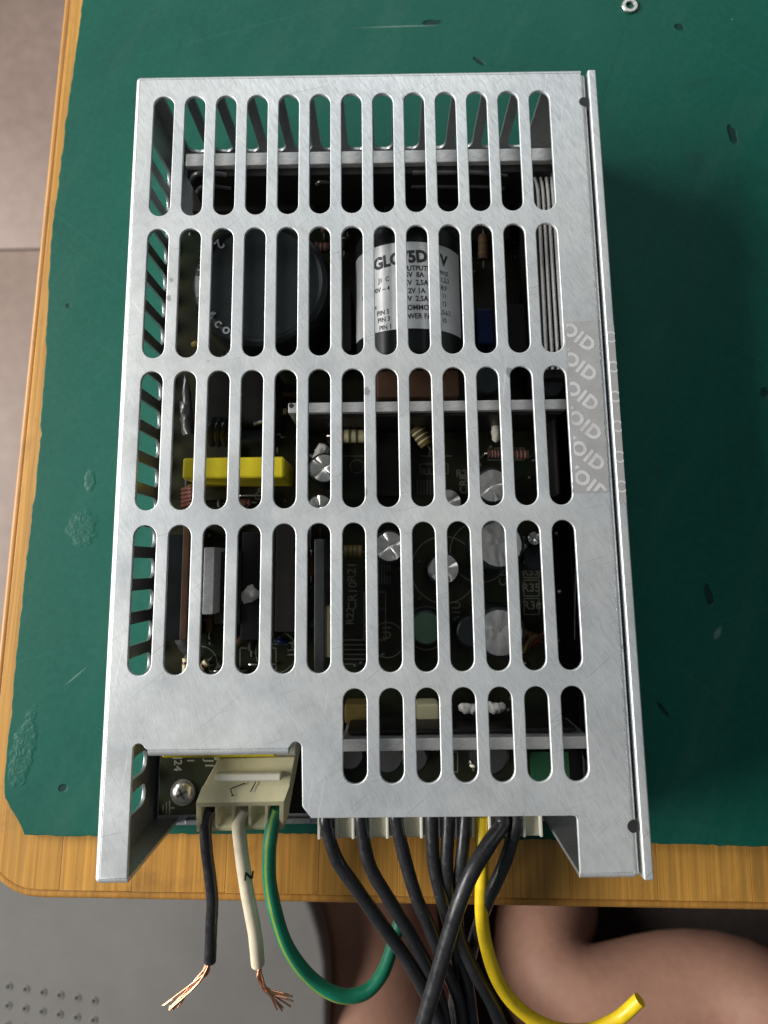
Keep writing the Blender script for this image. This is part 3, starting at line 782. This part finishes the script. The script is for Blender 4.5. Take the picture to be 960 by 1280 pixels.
can(533, 785, 19, 17, 'green_disc'); can(590, 790, 17, 15, 'grey_disc'); can(690, 480, 14, 22, 'grey_disc'); can(610, 475, 16, 20, 'grey_disc')
# resistors
def resistor(px0, py0, px1, py1, z, r=1.0, body='brown_res', band='pink_band'):
    a = at(px0, py0, z); b = at(px1, py1, z); d = (b-a)
    bm = bmesh.new(); tube(bm, [a, a+d*.12, a+d*.5, a+d*.88, b], r, 12, 3); o = part('resistor', bm, M[body])
    bm = bmesh.new()
    for f in (.25, .5, .75): tube(bm, [a+d*(f-.04), a+d*(f+.04)], r*1.05, 12, 1)
    child('colour_band', bm, M[band], o)
    bm = bmesh.new(); tube(bm, [a-d*.35-Vector((0,0,z-PZ)), a-d*.3, a], .25, 6, 2); tube(bm, [b, b+d*.3, b+d*.35-Vector((0,0,z-PZ))], .25, 6, 2); child('lead', bm, M['screw'], o)
resistor(611, 567, 626, 567, 14); resistor(641, 568, 660, 568, 14, 1.2, 'brown_res', 'pink_band'); resistor(592, 942, 592, 958, 13, .9, 'ivory_bar', 'ink')
resistor(604, 295, 604, 325, 14, 1.3, 'brown_res', 'yellow_dull'); resistor(430, 690, 452, 690, 15, 1.6, 'yellow_dull', 'ink'); resistor(515, 300, 560, 300, 13, 1.3, 'brown_res', 'yellow_dull')
resistor(650, 790, 672, 800, 13, 1.1, 'red_coil', 'yellow_dull'); resistor(520, 535, 534, 556, 14, 1.8, 'yellow_dull', 'cream_dark')
resistor(420, 545, 455, 545, 14, 1.7, 'cream_dark', 'yellow_dull'); resistor(390, 310, 412, 310, 14, 1.3, 'brown_res', 'pink_band')
# copper windings, toroid, coils
for k in range(5):
    bm = bmesh.new(); tube(bm, [at(228, 612+k*5, 13), at(240, 610+k*5, 15), at(252, 612+k*5, 13)], .5, 8, 4); part('winding', bm, M['red_coil'])
for k in range(5):
    bm = bmesh.new(); tube(bm, [at(265+k*8, 555, 12), at(262+k*8, 542, 19), at(266+k*8, 528, 21), at(271+k*8, 518, 12)], .9, 8, 5); part('choke_turn', bm, M['black_sleeve'])
for k in range(4):
    bm = bmesh.new(); tube(bm, [at(655+k*5, 815-k*3, 14), at(662+k*4, 800, 16), at(676+k*2, 795-k*2, 16), at(690, 800-k*3, 14)], .5, 8, 5); part('winding', bm, M['yellow_dull' if k == 0 else 'red_coil'])
# transformer and other dark bodies
def body(px0, px1, py0, py1, z, mat='dark_resin', name='transformer', bev=.8):
    a = at(px0, py0, z); b = at(px1, py1, z); bm = bmesh.new(); box(bm, a.x, b.x, b.y, a.y, PZ, z, bev); return part(name, bm, M[mat])
body(250, 345, 462, 530, 20, 'dark_resin', 'choke_core'); body(300, 340, 535, 552, 17, 'grey_disc', 'grey_block'); body(470, 575, 462, 496, 20, 'brown_res', 'transformer')
body(420, 440, 360, 440, 22, 'black_alu', 'black_block'); body(595, 618, 385, 430, 15, 'blue_part', 'trimmer', .6); body(634, 660, 380, 445, 16, 'dark_resin', 'integrated_circuit', .3)
body(430, 470, 880, 905, 15, 'yellow_dull', 'amber_block'); body(520, 550, 880, 912, 15, 'cream_dark', 'pale_block'); body(470, 510, 540, 620, 11, 'dark_resin', 'integrated_circuit', .3)
body(240, 395, 210, 262, 15, 'dark_resin', 'line_filter'); body(480, 640, 250, 300, 14, 'dark_resin', 'line_filter'); body(690, 702, 520, 620, 22, 'black_alu', 'black_block')
# small crowded parts standing between the larger ones
rnd = random.Random(21)
busy = [(405,585,20),(400,634,18),(616,607,24),(487,683,22),(555,711,24),(624,680,34),(625,791,34),(668,673,10),(533,785,24),(325,352,92),(512,370,80),(229,990,60),(310,985,80),(560,628,18)]
protos = []
def lead_part(kind):
    bm = bmesh.new(); L = {'diode': 1.9, 'resistor': 2.3, 'jumper': 0}[kind]
    if kind == 'jumper': tube(bm, [(-3,0,0),(-2.9,0,1.0),(0,0,1.4),(2.9,0,1.0),(3,0,0)], .24, 6, 5); return [('jumper_wire', bm, 'screw')]
    tube(bm, [(-L,0,1.3),(-L*.9,0,1.3),(L*.9,0,1.3),(L,0,1.3)], lambda t: .85 if .12 < t < .88 else .95, 12, 3)
    l = bmesh.new(); tube(l, [(-L-1.6,0,0),(-L-1.4,0,1.1),(-L,0,1.3)], .22, 6, 4); l2 = bmesh.new(); tube(l2, [(L,0,1.3),(L+1.4,0,1.1),(L+1.6,0,0)], .22, 6, 4)
    b_ = bmesh.new(); tube(b_, [(L*.45,0,1.3),(L*.7,0,1.3)], .93, 12, 1)
    return [(kind, bm, 'dark_resin' if kind == 'diode' else 'cream_dark' if rnd.random() < .3 else 'brown_res'), ('lead', l, 'screw'), ('lead', l2, 'screw'), ('colour_band', b_, 'print' if kind == 'diode' else 'red_coil')]
cnt = 0
for px in range(215, 715, 17):
    for py in list(range(285, 915, 26)):
        x_, y_ = px+rnd.uniform(-6, 6), py+rnd.uniform(-8, 8)
        if any((x_-a)**2+(y_-b__)**2 < c_*c_ for a, b__, c_ in busy): continue
        if rnd.random() < .62 or cnt > 90: continue
        q = at(x_, y_, PZ)
        if q.x < pl+4 or q.x > 46: continue
        cnt += 1
        first = None; rz_ = rnd.choice((0, PI/2, 0, PI/2, .7)); k_ = rnd.choice(('diode', 'resistor', 'resistor', 'jumper', 'ceramic'))
        Mx = Matrix.Translation((q.x, q.y, PZ)) @ Matrix.Rotation(rz_, 4, 'Z')
        if k_ == 'ceramic':
            bm = bmesh.new(); lathe(bm, [(0, -.8), (1.3, -.7), (1.8, -.2), (1.8, .2), (1.3, .7), (0, .8)], 0, 0, 18, Matrix.Rotation(PI/2, 4, 'X')); bm.transform(Mx @ Matrix.Translation((0, 0, rnd.uniform(2.5, 5))))
            part('disc_capacitor', bm, M[rnd.choice(('yellow_dull', 'brown_res', 'blue_part', 'green_disc'))]); continue
        for nm, bm, mt in lead_part(k_):
            bm.transform(Mx)
            if first is None: first = part(nm, bm, M[mt])
            else: child(nm, bm, M[mt], first)
solder_me = None
for k_ in range(130):
    x_, y_ = rnd.uniform(215, 705), rnd.uniform(285, 960); q = at(x_, y_, PZ)
    if q.x < pl+2 or q.x > 47: continue
    if solder_me is None:
        bm = bmesh.new(); lathe(bm, [(.62, 0), (.45, .18), (.2, .5), (0, .6)], 0, 0, 10); o = build('solder_joint', bm, M['grey_rib'], None); solder_me = o.data
    else: o = link('solder_joint', solder_me)
    o.parent = psu; o.location = Vector((q.x, q.y + LEN/2, PZ+.01))*S
# white silicone blobs
def blob(pts, name='silicone_blob', mat='silicone'):
    P = [at(px, py, z) for px, py, z, rp in pts]; R = [rp/ppm(px, py, z) for px, py, z, rp in pts]
    if len(P) == 1: P.append(P[0]+Vector((.5, .3, 0))); R.append(R[0])
    n = len(P)-1
    def rad(t):
        k = min(n-1, int(t*n)); f = t*n-k; v = R[k]*(1-f)+R[k+1]*f
        return max(.06, v*math.sqrt(max(0, 1-(2*t-1)**8)))
    bm = bmesh.new(); P = [P[0]+(P[0]-P[1])*.4] + P[1:-1] + [P[-1]+(P[-1]-P[-2])*.4]
    tube(bm, P, rad, 16, 10)
    for v in bm.verts: v.co += Vector((noise.noise(v.co*1.1), noise.noise(v.co*1.1+Vector((9,0,0))), noise.noise(v.co*1.1+Vector((0,9,0)))))*.45
    part(name, bm, M[mat], ang=80)
blob([(315, 741, 21, 11), (303, 752, 19, 8), (308, 749, 20, 8)]); blob([(404, 560, 17, 8), (398, 572, 17, 7)])
blob([(232, 505, 17, 7), (234, 522, 16, 8), (236, 540, 15, 7), (233, 488, 18, 5)], mat='grey_rib')
blob([(240, 775, 14, 12), (232, 795, 13, 14), (242, 812, 12, 10)], mat='grey_rib')
blob([(578, 884, 18, 7), (590, 886, 18, 6), (602, 884, 18, 6), (616, 885, 18, 7), (628, 884, 18, 6)])
blob([(620, 535, 15, 6), (620, 548, 14, 5)], mat='ivory_bar')
bm = bmesh.new(); tube(bm, [at(318, 530, 20), at(328, 527, 22), at(337, 533, 20), at(340, 548, 18)], .4, 8, 5); part('bare_lead', bm, M['screw'])

# tamper tape folded over the right edge, and its lettering
tz = H+.06
tp = [T(706, 402), T(790, 401), T(801, 616), T(716, 617)]
bm = bmesh.new()
def edgex(y, k): return
xe = XR-RB+.3
c4_ = [(T(706,402)[0], T(706,402)[1]), (xe, T(706,402)[1]), (xe, T(716,616)[1]), (T(716,616)[0], T(716,616)[1])]
ragged = []
for k_ in range(4):
    a_, b2_ = c4_[k_], c4_[(k_+1) % 4]; L_e = math.hypot(b2_[0]-a_[0], b2_[1]-a_[1]); n_e = int(L_e/.35)
    amp = .10 if k_ in (0, 2) else (.35 if k_ == 1 else .12)
    for q_ in range(n_e):
        t_ = q_/n_e; x_ = a_[0]+(b2_[0]-a_[0])*t_; y_ = a_[1]+(b2_[1]-a_[1])*t_
        nn = amp*(noise.noise(Vector((x_*1.3, y_*1.3, 3)))+.6*noise.noise(Vector((x_*4, y_*4, 8))))
        ragged.append(bm.verts.new((x_+(nn if k_ in (1, 3) else 0) - (.25 if k_ == 1 else 0), y_+(nn if k_ in (0, 2) else 0), tz)))
bm.faces.new(ragged); bmesh.ops.triangulate(bm, faces=bm.faces[:])
tape = part('tamper_tape', bm, M['tape'], smooth=False)
bm = bmesh.new(); zt2 = H+.30
bm.faces.new([bm.verts.new(q) for q in ((52.4, T(706,408)[1], zt2), (53.9, T(706,408)[1], zt2), (53.9, T(716,630)[1], zt2), (52.4, T(716,630)[1], zt2))])
child('tape_residue', bm, M['tape'], tape, smooth=False)
xmin = T(706,402)[0]+.3; ymin = T(716,616)[1]+.3; ymax = T(706,402)[1]-.2
def clipped(bm):
    for co, no in (((xmin,0,0),(-1,0,0)), ((xe-.2,0,0),(1,0,0)), ((0,ymin,0),(0,-1,0)), ((0,ymax,0),(0,1,0))):
        bmesh.ops.bisect_plane(bm, geom=bm.verts[:]+bm.edges[:]+bm.faces[:], plane_co=co, plane_no=no, clear_outer=True)
for i, (px, py) in enumerate(((735, 431), (737, 468), (739, 505), (743, 542), (747, 580), (751, 617))):
    d = at(px, py, H)
    bm = text_bm('VOID', 4.1, 0, .17, 'RIGHT', 1.12)
    bm.transform(Matrix.Translation((d.x+1.0, d.y-.8, tz+.03)) @ Matrix.Rotation(math.radians(-40), 4, 'Z'))
    clipped(bm)
    if len(bm.faces): child('tamper_lettering', bm, M['tape_letters'], tape, smooth=False)
    d2 = T(766+i*4, py-14)
    bm = text_bm('O', 3.6, 0, .03); bm.transform(Matrix.Translation((53.1, d2[1]+8-9, zt2+.03)) @ Matrix.Rotation(math.radians(-35), 4, 'Z'))
    for co, no in (((52.4,0,0),(-1,0,0)), ((53.95,0,0),(1,0,0))):
        bmesh.ops.bisect_plane(bm, geom=bm.verts[:]+bm.edges[:]+bm.faces[:], plane_co=co, plane_no=no, clear_outer=True)
    child('tamper_lettering', bm, M['tape_letters'], tape, smooth=False)
# dark relief holes on the edge
for q in (hl, hr):
    bm = bmesh.new(); lathe(bm, [(1.15, H-.3), (1.15, H+.03), (0, H+.03)], XR-.75, q[1], 20)
    for v in bm.verts: v.co.x = min(v.co.x, 51.62)
    part('relief_cut', bm, M['ink'])

# headers fixed to the board
a = at(268, 941, 20); b_ = at(370, 949, 20)
bm = bmesh.new(); box(bm, a.x, b_.x, b_.y, a.y+3, PZ, 20.5, .4); part('input_header', bm, M['nylon_edge'])

# ------------------------------------------------------------------ input plug (5 ways, 3 wires)
ip = empty('input_plug', (at(300, 1000, 10).x, at(300, 1000, 10).y, PZ), 'cream plug with black, ivory and green wires in the left cutout of the case', 'plug')
def tpart(root, name, bm, mat, **kw):
    o = build(name, bm, mat, None, **kw); o.parent = root; o.location = -root.location; return o
zf, zb, zr = 21.0, 12.0, 21.5
ft_l, ft_r = at(245, 1004, zf), at(355, 1002, zf); fb_l, fb_r = at(246, 1039, zb), at(354, 1036, zb)
rt_l, rt_r = at(273, 948, zr), at(369, 946, zr)
def quad_block(bm, f, bev=.35):
    t = bmesh.new(); v = [t.verts.new(p) for p in f]
    for q in ((0,1,2,3),(7,6,5,4),(0,4,5,1),(1,5,6,2),(2,6,7,3),(3,7,4,0)): t.faces.new([v[i] for i in q])
    bmesh.ops.recalc_face_normals(t, faces=t.faces[:])
    if bev: bmesh.ops.bevel(t, geom=t.edges[:], offset=bev, segments=2, affect='EDGES', profile=.5)
    merge(bm, t)
down = Vector((0, 0, -10))
nrm = (ft_r-ft_l).normalized().cross((fb_l-ft_l).normalized()); nrm = nrm if nrm.y < 0 else -nrm
dep = 3.2  # cavity depth
dvec = (rt_l.lerp(rt_r, .5)-ft_l.lerp(ft_r, .5)).normalized()
def fp(u_, v_, d=0): # point on front face: u 0..1 across, v 0..1 down
    return ft_l.lerp(ft_r, u_).lerp(fb_l.lerp(fb_r, u_), v_) + dvec*d
bm = bmesh.new()
quad_block(bm, [fp(0,0,dep), fp(1,0,dep), rt_r, rt_l, fp(0,1,dep), fp(1,1,dep), rt_r+down*1.1, rt_l+down*1.1], .3)
edges_u = [0, .085, .24, .285, .44, .485, .64, .685, .835, .88, 1.0] if False else None
cells = [(.06,.215), (.25,.405), (.44,.595), (.63,.785), (.82,.95)]
us = [0] + [x for c_ in cells for x in c_] + [1]
for i in range(0, len(us), 2):
    u0, u1 = us[i], us[i+1]
    quad_block(bm, [fp(u0,0,0), fp(u1,0,0), fp(u1,0,dep+.2), fp(u0,0,dep+.2), fp(u0,1,0), fp(u1,1,0), fp(u1,1,dep+.2), fp(u0,1,dep+.2)], .08)
for v0, v1 in ((0.0,.13), (.90,1)):
    e0 = -.012 if v0 == 0 else v0; e1 = 1.012 if v1 == 1 else v1
    quad_block(bm, [fp(0,e0,-.03), fp(1,e0,-.03), fp(1,e0,dep+.5), fp(0,e0,dep+.5), fp(0,e1,-.03), fp(1,e1,-.03), fp(1,e1,dep+.5), fp(0,e1,dep+.5)], .08)
tpart(ip, 'plug_housing', bm, M['cream_dark'])
bm = bmesh.new(); a = at(269, 967, 23); b_ = at(352, 976, 23)
box(bm, a.x, b_.x, b_.y, a.y, 21.0, 23.4, .5, seg=3); tpart(ip, 'latch_bar', bm, M['ivory_bar'])
bm = bmesh.new()
for L in ([(288,986),(306,979)], [(288,986),(291,995)], [(320,977),(313,990)], [(289,995),(293,994)]):
    a, b = at(*L[0], 21.75), at(*L[1], 21.75); d = (b-a).normalized(); s = Vector((-d.y, d.x, 0))*.12
    bm.faces.new([bm.verts.new(q) for q in (a-s, b-s, b+s, a+s)])
tpart(ip, 'pen_mark', bm, M['ink'], smooth=False)
def wire(root, pts, r, mat, name='wire', stripe=None, startpt=None, label=None):
    P = [at(*q) for q in pts]
    P = [p + Vector((noise.noise(p*.11+Vector((r*50,0,0))), noise.noise(p*.11+Vector((5,r*50,0))), noise.noise(p*.11+Vector((0,9,r*50)))))*.45 for p in P]
    if startpt is not None: P = [startpt] + P
    bm = bmesh.new(); k0 = random.uniform(0, 50); fs, rings = tube(bm, P, lambda t: r*(1+.035*noise.noise(Vector((t*14+k0, 0, 0)))), 16, 8)
    if stripe:
        for f, k in fs:
            if k in stripe: f.material_index = 1
    o = tpart(root, name, bm, [mat, M['w_stripe']] if stripe else mat, ang=60)
    if label: o['label'] = label
    return o, P
wi, P1 = wire(ip, [(258,1026,13.5),(259,1059,12),(265,1119,10),(264,1158,8),(262,1200,6)], 1.35, M['w_black'], startpt=fp(.137,.5,2.5), label='black wire with a bare twisted copper end')
ww, P2 = wire(ip, [(300,1026,13.5),(302,1059,12),(309,1112,10),(318,1165,8),(323,1205,6)], 1.55, M['w_white'], startpt=fp(.517,.5,2.5), label='ivory wire marked N with a bare copper end')
wg, P3 = wire(ip, [(341,1026,13.5),(336,1066,12),(339,1115,10),(356,1175,6),(386,1221,2),(421,1243,0),(455,1243,-2),(477,1220,-4),(490,1188,-6),(500,1150,-8)], 1.58, M['w_green'], stripe=(12,), startpt=fp(.885,.5,2.5), label='green wire with a thin lime stripe')
def strands(root, parent, start, ends, n, z0):
    for k in range(n):
        e = random.choice(ends); j = lambda s: random.uniform(-s, s)
        bm = bmesh.new()
        pts = [at(start[0][0]+j(4), start[0][1]-3, start[0][2]+j(.4))] + [at(q[0]+j(3), q[1]+j(3), q[2]+j(.7)) for q in start[1:]] + [at(e[0]+j(5), e[1]+j(4), e[2]+j(.8))]
        tube(bm, pts, .20, 6, 6)
        o = build('copper_strand', bm, M['copper'], None, ang=80); o.parent = parent; o.location = (0,0,0)
strands(ip, wi, [(262,1200,6),(257,1214,5.6),(243,1231,5)], [(214,1262,3),(208,1256,3),(218,1258,3)], 12, 5)
strands(ip, ww, [(323,1206,6),(325,1222,5.6),(334,1238,5)], [(356,1245,4),(364,1257,3),(350,1262,3),(362,1248,3)], 15, 5)
p = at(309, 1100, 13.5)
bm = text_bm('N', 2.5, 0, .08); bm.transform(Matrix.Translation((p.x, p.y, 0)) @ Matrix.Rotation(math.radians(-8), 4, 'Z'))
bmesh.ops.subdivide_edges(bm, edges=bm.edges[:], cuts=2); bmesh.ops.triangulate(bm, faces=bm.faces[:])
wc = catmull(P2, 60)
for v in bm.verts:   # lay the letter on the round wire
    best = min(wc, key=lambda q: abs(q.y-v.co.y)); dx = v.co.x-best.x
    v.co.z = best.z + math.sqrt(max(.05, 1.58**2-dx*dx)) + .03
o = build('wire_letter', bm, M['ink'], None, smooth=False); o.parent = ww

# ------------------------------------------------------------------ output plug (13 ways)
op = empty('output_plug', (at(540, 1035, 6).x, at(540, 1035, 6).y, 0.1), 'milky thirteen way plug with eight black wires and one yellow wire at the case front', 'plug')
zo = 13.0
xl, xr_ = at(398, 1040, zo).x, at(681, 1040, zo).x; yo0 = at(540, 1049, 11).y; yo1 = at(540, 1015, zo).y+4
bm = bmesh.new(); box(bm, xl, xr_, yo0+.25, yo1, 2.2, 10.6, .3)
tpart(op, 'plug_housing', bm, M['nylon'])
pit = (at(645, 1030, zo).x - at(409, 1030, zo).x)/11
x0w = at(409, 1030, zo).x
rib_me = None
for i in range(14):
    x = x0w + (i-.5)*pit
    if rib_me is None:
        bm = bmesh.new(); box(bm, -.32, .32, yo0+.6, yo1-4, 2.4, 12.2, .12)
        o = build('housing_rib', bm, M['nylon_edge'], None); rib_me = o.data
    else: o = bpy.data.objects.new('housing_rib', rib_me); C.objects.link(o)
    o.parent = op; o.location = Vector((x*S, 0, 0)) - op.location
B = M['w_black']; ra_ = 1.5
def ow(pts, mat=B, r=ra_, label=None):
    x, y, z = pts[0]; s = at(x, y-16, z)
    return wire(op, pts, r, mat, startpt=s, label=label)
ow([(409,1030,12.2),(420,1073,11.5),(446,1112,11),(478,1155,9),(512,1205,6),(540,1255,3),(558,1300,1),(570,1350,-3)])
ow([(452,1028,12.2),(463,1080,11.5),(483,1119,11),(508,1160,9),(535,1210,5),(552,1255,0),(560,1310,-4),(565,1350,-8)])
ow([(495,1028,12.2),(507,1075,11.5),(522,1123,11),(538,1160,9),(556,1205,3),(572,1250,-2),(580,1310,-6),(585,1350,-10)])
ow([(539,1028,12.2),(542,1080,11.5),(552,1123,10),(563,1160,6),(570,1210,-2),(568,1265,-8),(562,1320,-14)])
ow([(560,1028,12.2),(559,1080,11.5),(561,1133,8),(570,1180,2),(582,1225,-2),(590,1275,-6),(595,1330,-10)])
ow([(582,1028,12.2),(577,1077,11.5),(572,1123,8),(574,1165,4),(592,1210,3),(612,1250,2),(635,1300,0),(655,1340,-2)])
ow([(627,1030,12.4),(611,1054,14.5),(590,1093,17),(573,1133,17),(557,1180,15),(542,1235,13),(528,1285,11),(515,1340,9)], r=1.72)
ow([(646,1030,12.2),(637,1063,12),(624,1093,12),(611,1123,10),(598,1160,3),(587,1200,-3),(580,1250,-10),(575,1320,-16)])
ow([(603,1036,10.5),(601,1080,10.5),(602,1140,9),(609,1185,7.5),(625,1228,5),(652,1264,2),(690,1284,0),(735,1288,-2),(772,1274,-2),(800,1250,0)], M['w_yellow'], 1.5, 'yellow wire curling back with a cut end')

# ------------------------------------------------------------------ grey stool in front of the table
SZ = -270.0
def stool_mat():
    m, nt, b = new_mat('grey_plastic_seat')
    v = mapping(nt, (1,1,1)); n = ntex(nt, v, 12, 5, .6); n2 = ntex(nt, v, 900, 3)
    sc = ntex(nt, mapping(nt, (30, 260, 30), (0,0,.25)), 1, 4, .7)
    c = ramp(nt, n, [(.3, (.125,.12,.114)), (.7, (.165,.16,.15))])
    c = mixc(nt, ramp(nt, sc, [(.6, (0,0,0)), (.8, (.4,)*3)]), c, (.20,.19,.18))
    nt.links.new(c, b.inputs['Base Color']); b.inputs['Roughness'].default_value = .62; b.inputs['Specular IOR Level'].default_value = .3
    bump(nt, b, n2, .2, .0002); return m
M['stool'] = stool_mat()
st0 = at(395, 1140, SZ); sx1 = at(412, 1260, SZ).x; sx0 = sx1-330; sy1 = at(300, 985, SZ).y; sy0 = sy1-290
stool = empty('stool', ((sx0+sx1)/2, (sy0+sy1)/2, FZ), 'low grey plastic stool with rows of small raised rings, left in front of the table', 'stool')
def top(x0, x1, y0, y1, r, n=12): return rrect(x0, x1, y0, y1, r, n)
bm = plate(top(sx0, sx1, sy0, sy1, 110), [], 24, 5, 4); bm.transform(Matrix.Translation((0, 0, SZ-12)))
tpart(stool, 'seat', bm, M['stool'])
ring_me = hole_me = None
p00 = at(11, 1233, SZ); p01 = at(118, 1251, SZ); p10 = at(10, 1257, SZ)
du = (p01-p00)/5; dv = p10-p00
for j in range(6):
    for i in range(-3, 6):
        q = p00 + du*i + dv*j
        if ring_me is None:
            bm = bmesh.new(); lathe(bm, [(2.3, -.3), (2.2, .25), (1.9, .5), (1.4, .5), (1.1, .4), (1.05, -.3), (2.3, -.3)], 0, 0, 16); bmesh.ops.remove_doubles(bm, verts=bm.verts[:], dist=1e-5)
            o = build('raised_ring', bm, M['stool'], None); ring_me = o.data
            bm = bmesh.new(); lathe(bm, [(1.1, .1), (0, .12)], 0, 0, 14); h = build('hole', bm, M['ink'], None); hole_me = h.data
        else:
            o = bpy.data.objects.new('raised_ring', ring_me); C.objects.link(o); h = bpy.data.objects.new('hole', hole_me); C.objects.link(h)
        o.parent = stool; o.location = Vector((q.x, q.y, SZ))*S - stool.location; h.parent = o
for lx, ly in ((sx0+45, sy0+45), (sx1-45, sy0+45), (sx0+45, sy1-45), (sx1-45, sy1-45)):
    bm = bmesh.new(); lathe(bm, [(0, FZ), (17, FZ), (18, FZ+3), (26, SZ-23), (0, SZ-23)], lx, ly, 20); tpart(stool, 'leg', bm, M['stool'])

# ------------------------------------------------------------------ person: bare legs under and in front of the table
def skin_mat():
    m, nt, b = new_mat('skin')
    v = mapping(nt, (1,1,1)); n = ntex(nt, v, 14, 5, .6); n2 = ntex(nt, v, 260, 4)
    c = ramp(nt, n, [(.3, (.23,.12,.083)), (.7, (.35,.195,.14))])
    c = mixc(nt, .4, c, ramp(nt, n2, [(.3, (.85,.8,.78)), (.7, (1.1,1.08,1.06))]), 'MULTIPLY')
    vo = nd(nt, 'ShaderNodeTexVoronoi'); vo.inputs['Scale'].default_value = 22; nt.links.new(v, vo.inputs['Vector'])
    c = mixc(nt, ramp(nt, vo.outputs['Distance'], [(.0, (.8,)*3), (.05, (0,0,0))]), c, (.10,.045,.03))
    nt.links.new(c, b.inputs['Base Color']); b.inputs['Roughness'].default_value = .62; b.inputs['Specular IOR Level'].default_value = .3
    b.inputs['Subsurface Weight'].default_value = .15; b.inputs['Subsurface Radius'].default_value = (.01,.004,.002)
    bump(nt, b, n2, .25, .0006); return m
M['skin'] = skin_mat()
def PX(px, py, z, r): q = at(px, py, z); return (q.x, q.y, q.z, r)
chain = []; edges = []
def add(p, par=None):
    chain.append(p); i = len(chain)-1
    if par is not None: edges.append((par, i))
    return i
pel = add((60, -640, -260, 105))
# left leg: thigh comes from the pelvis, knee under the table edge, shin down to the foot
a = add((0, -600, -265, 88), pel); b = add((-5, -440, -290, 70), a); c1 = add(PX(450, 1290, -330, 66), b); c2 = add(PX(440, 1170, -350, 64), c1)
d = add((-14, -120, -470, 54), c2); e_ = add((-14, -60, -640, 30), d); f_ = add((-14, -80, FZ+30, 27), e_); g1 = add((-14, -10, FZ+22, 25), f_); g2 = add((-14, 60, FZ+16, 20), g1)
# right leg: thigh runs out to the right, folded back so that the shin passes under the table
a = add((150, -600, -270, 88), pel); b = add((270, -420, -300, 62), a); c3 = add(PX(930, 1235, -345, 46), b); c4 = add(PX(790, 1262, -350, 45), c3); c5 = add(PX(672, 1245, -355, 44), c4)
c6 = add(PX(682, 1150, -390, 42), c5); c7 = add(PX(690, 1080, -430, 36), c6); c8 = add((72, -60, -600, 28), c7); c9 = add((75, -70, FZ+30, 27), c8); c10 = add((80, 0, FZ+22, 25), c9); c11 = add((84, 60, FZ+16, 20), c10)
me = bpy.data.meshes.new('person'); me.from_pydata([Vector(p[:3])*S for p in chain], edges, [])
person = bpy.data.objects.new('person', me); C.objects.link(person)
sk = person.modifiers.new('skin', 'SKIN'); sk.use_smooth_shade = True; sk.branch_smoothing = .6
for i, sv in enumerate(me.skin_vertices[0].data): sv.radius = (chain[i][3]*S,)*2; sv.use_root = (i == 0)
ss = person.modifiers.new('sub', 'SUBSURF'); ss.levels = 2; ss.render_levels = 2
dg = bpy.context.evaluated_depsgraph_get(); dg.update()
me2 = bpy.data.meshes.new_from_object(person.evaluated_get(dg)); person.modifiers.clear(); person.data = me2
for p in me2.polygons: p.use_smooth = True
me2.materials.clear(); me2.materials.append(M['skin'])
tag(person, 'person sitting in front of the table with bare legs, one of them folded', 'person')

# added dark seat, stands in for the shade between the legs
M['shade_cloth'] = simple('dark_brown_shade_cloth', (.030,.021,.018), .85, 0, .25, 120, .4)
seat = empty('seat', (150, -420, FZ), 'added dark brown seat standing in for the shade between the bare legs', 'seat')
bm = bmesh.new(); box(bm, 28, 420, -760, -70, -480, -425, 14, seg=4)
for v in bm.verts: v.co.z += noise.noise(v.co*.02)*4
tpart(seat, 'shade_cushion', bm, M['shade_cloth'])
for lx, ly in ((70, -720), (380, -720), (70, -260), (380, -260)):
    bm = bmesh.new(); lathe(bm, [(0, FZ), (14, FZ), (18, -478), (0, -478)], lx, ly, 16); tpart(seat, 'leg', bm, M['shade_cloth'])
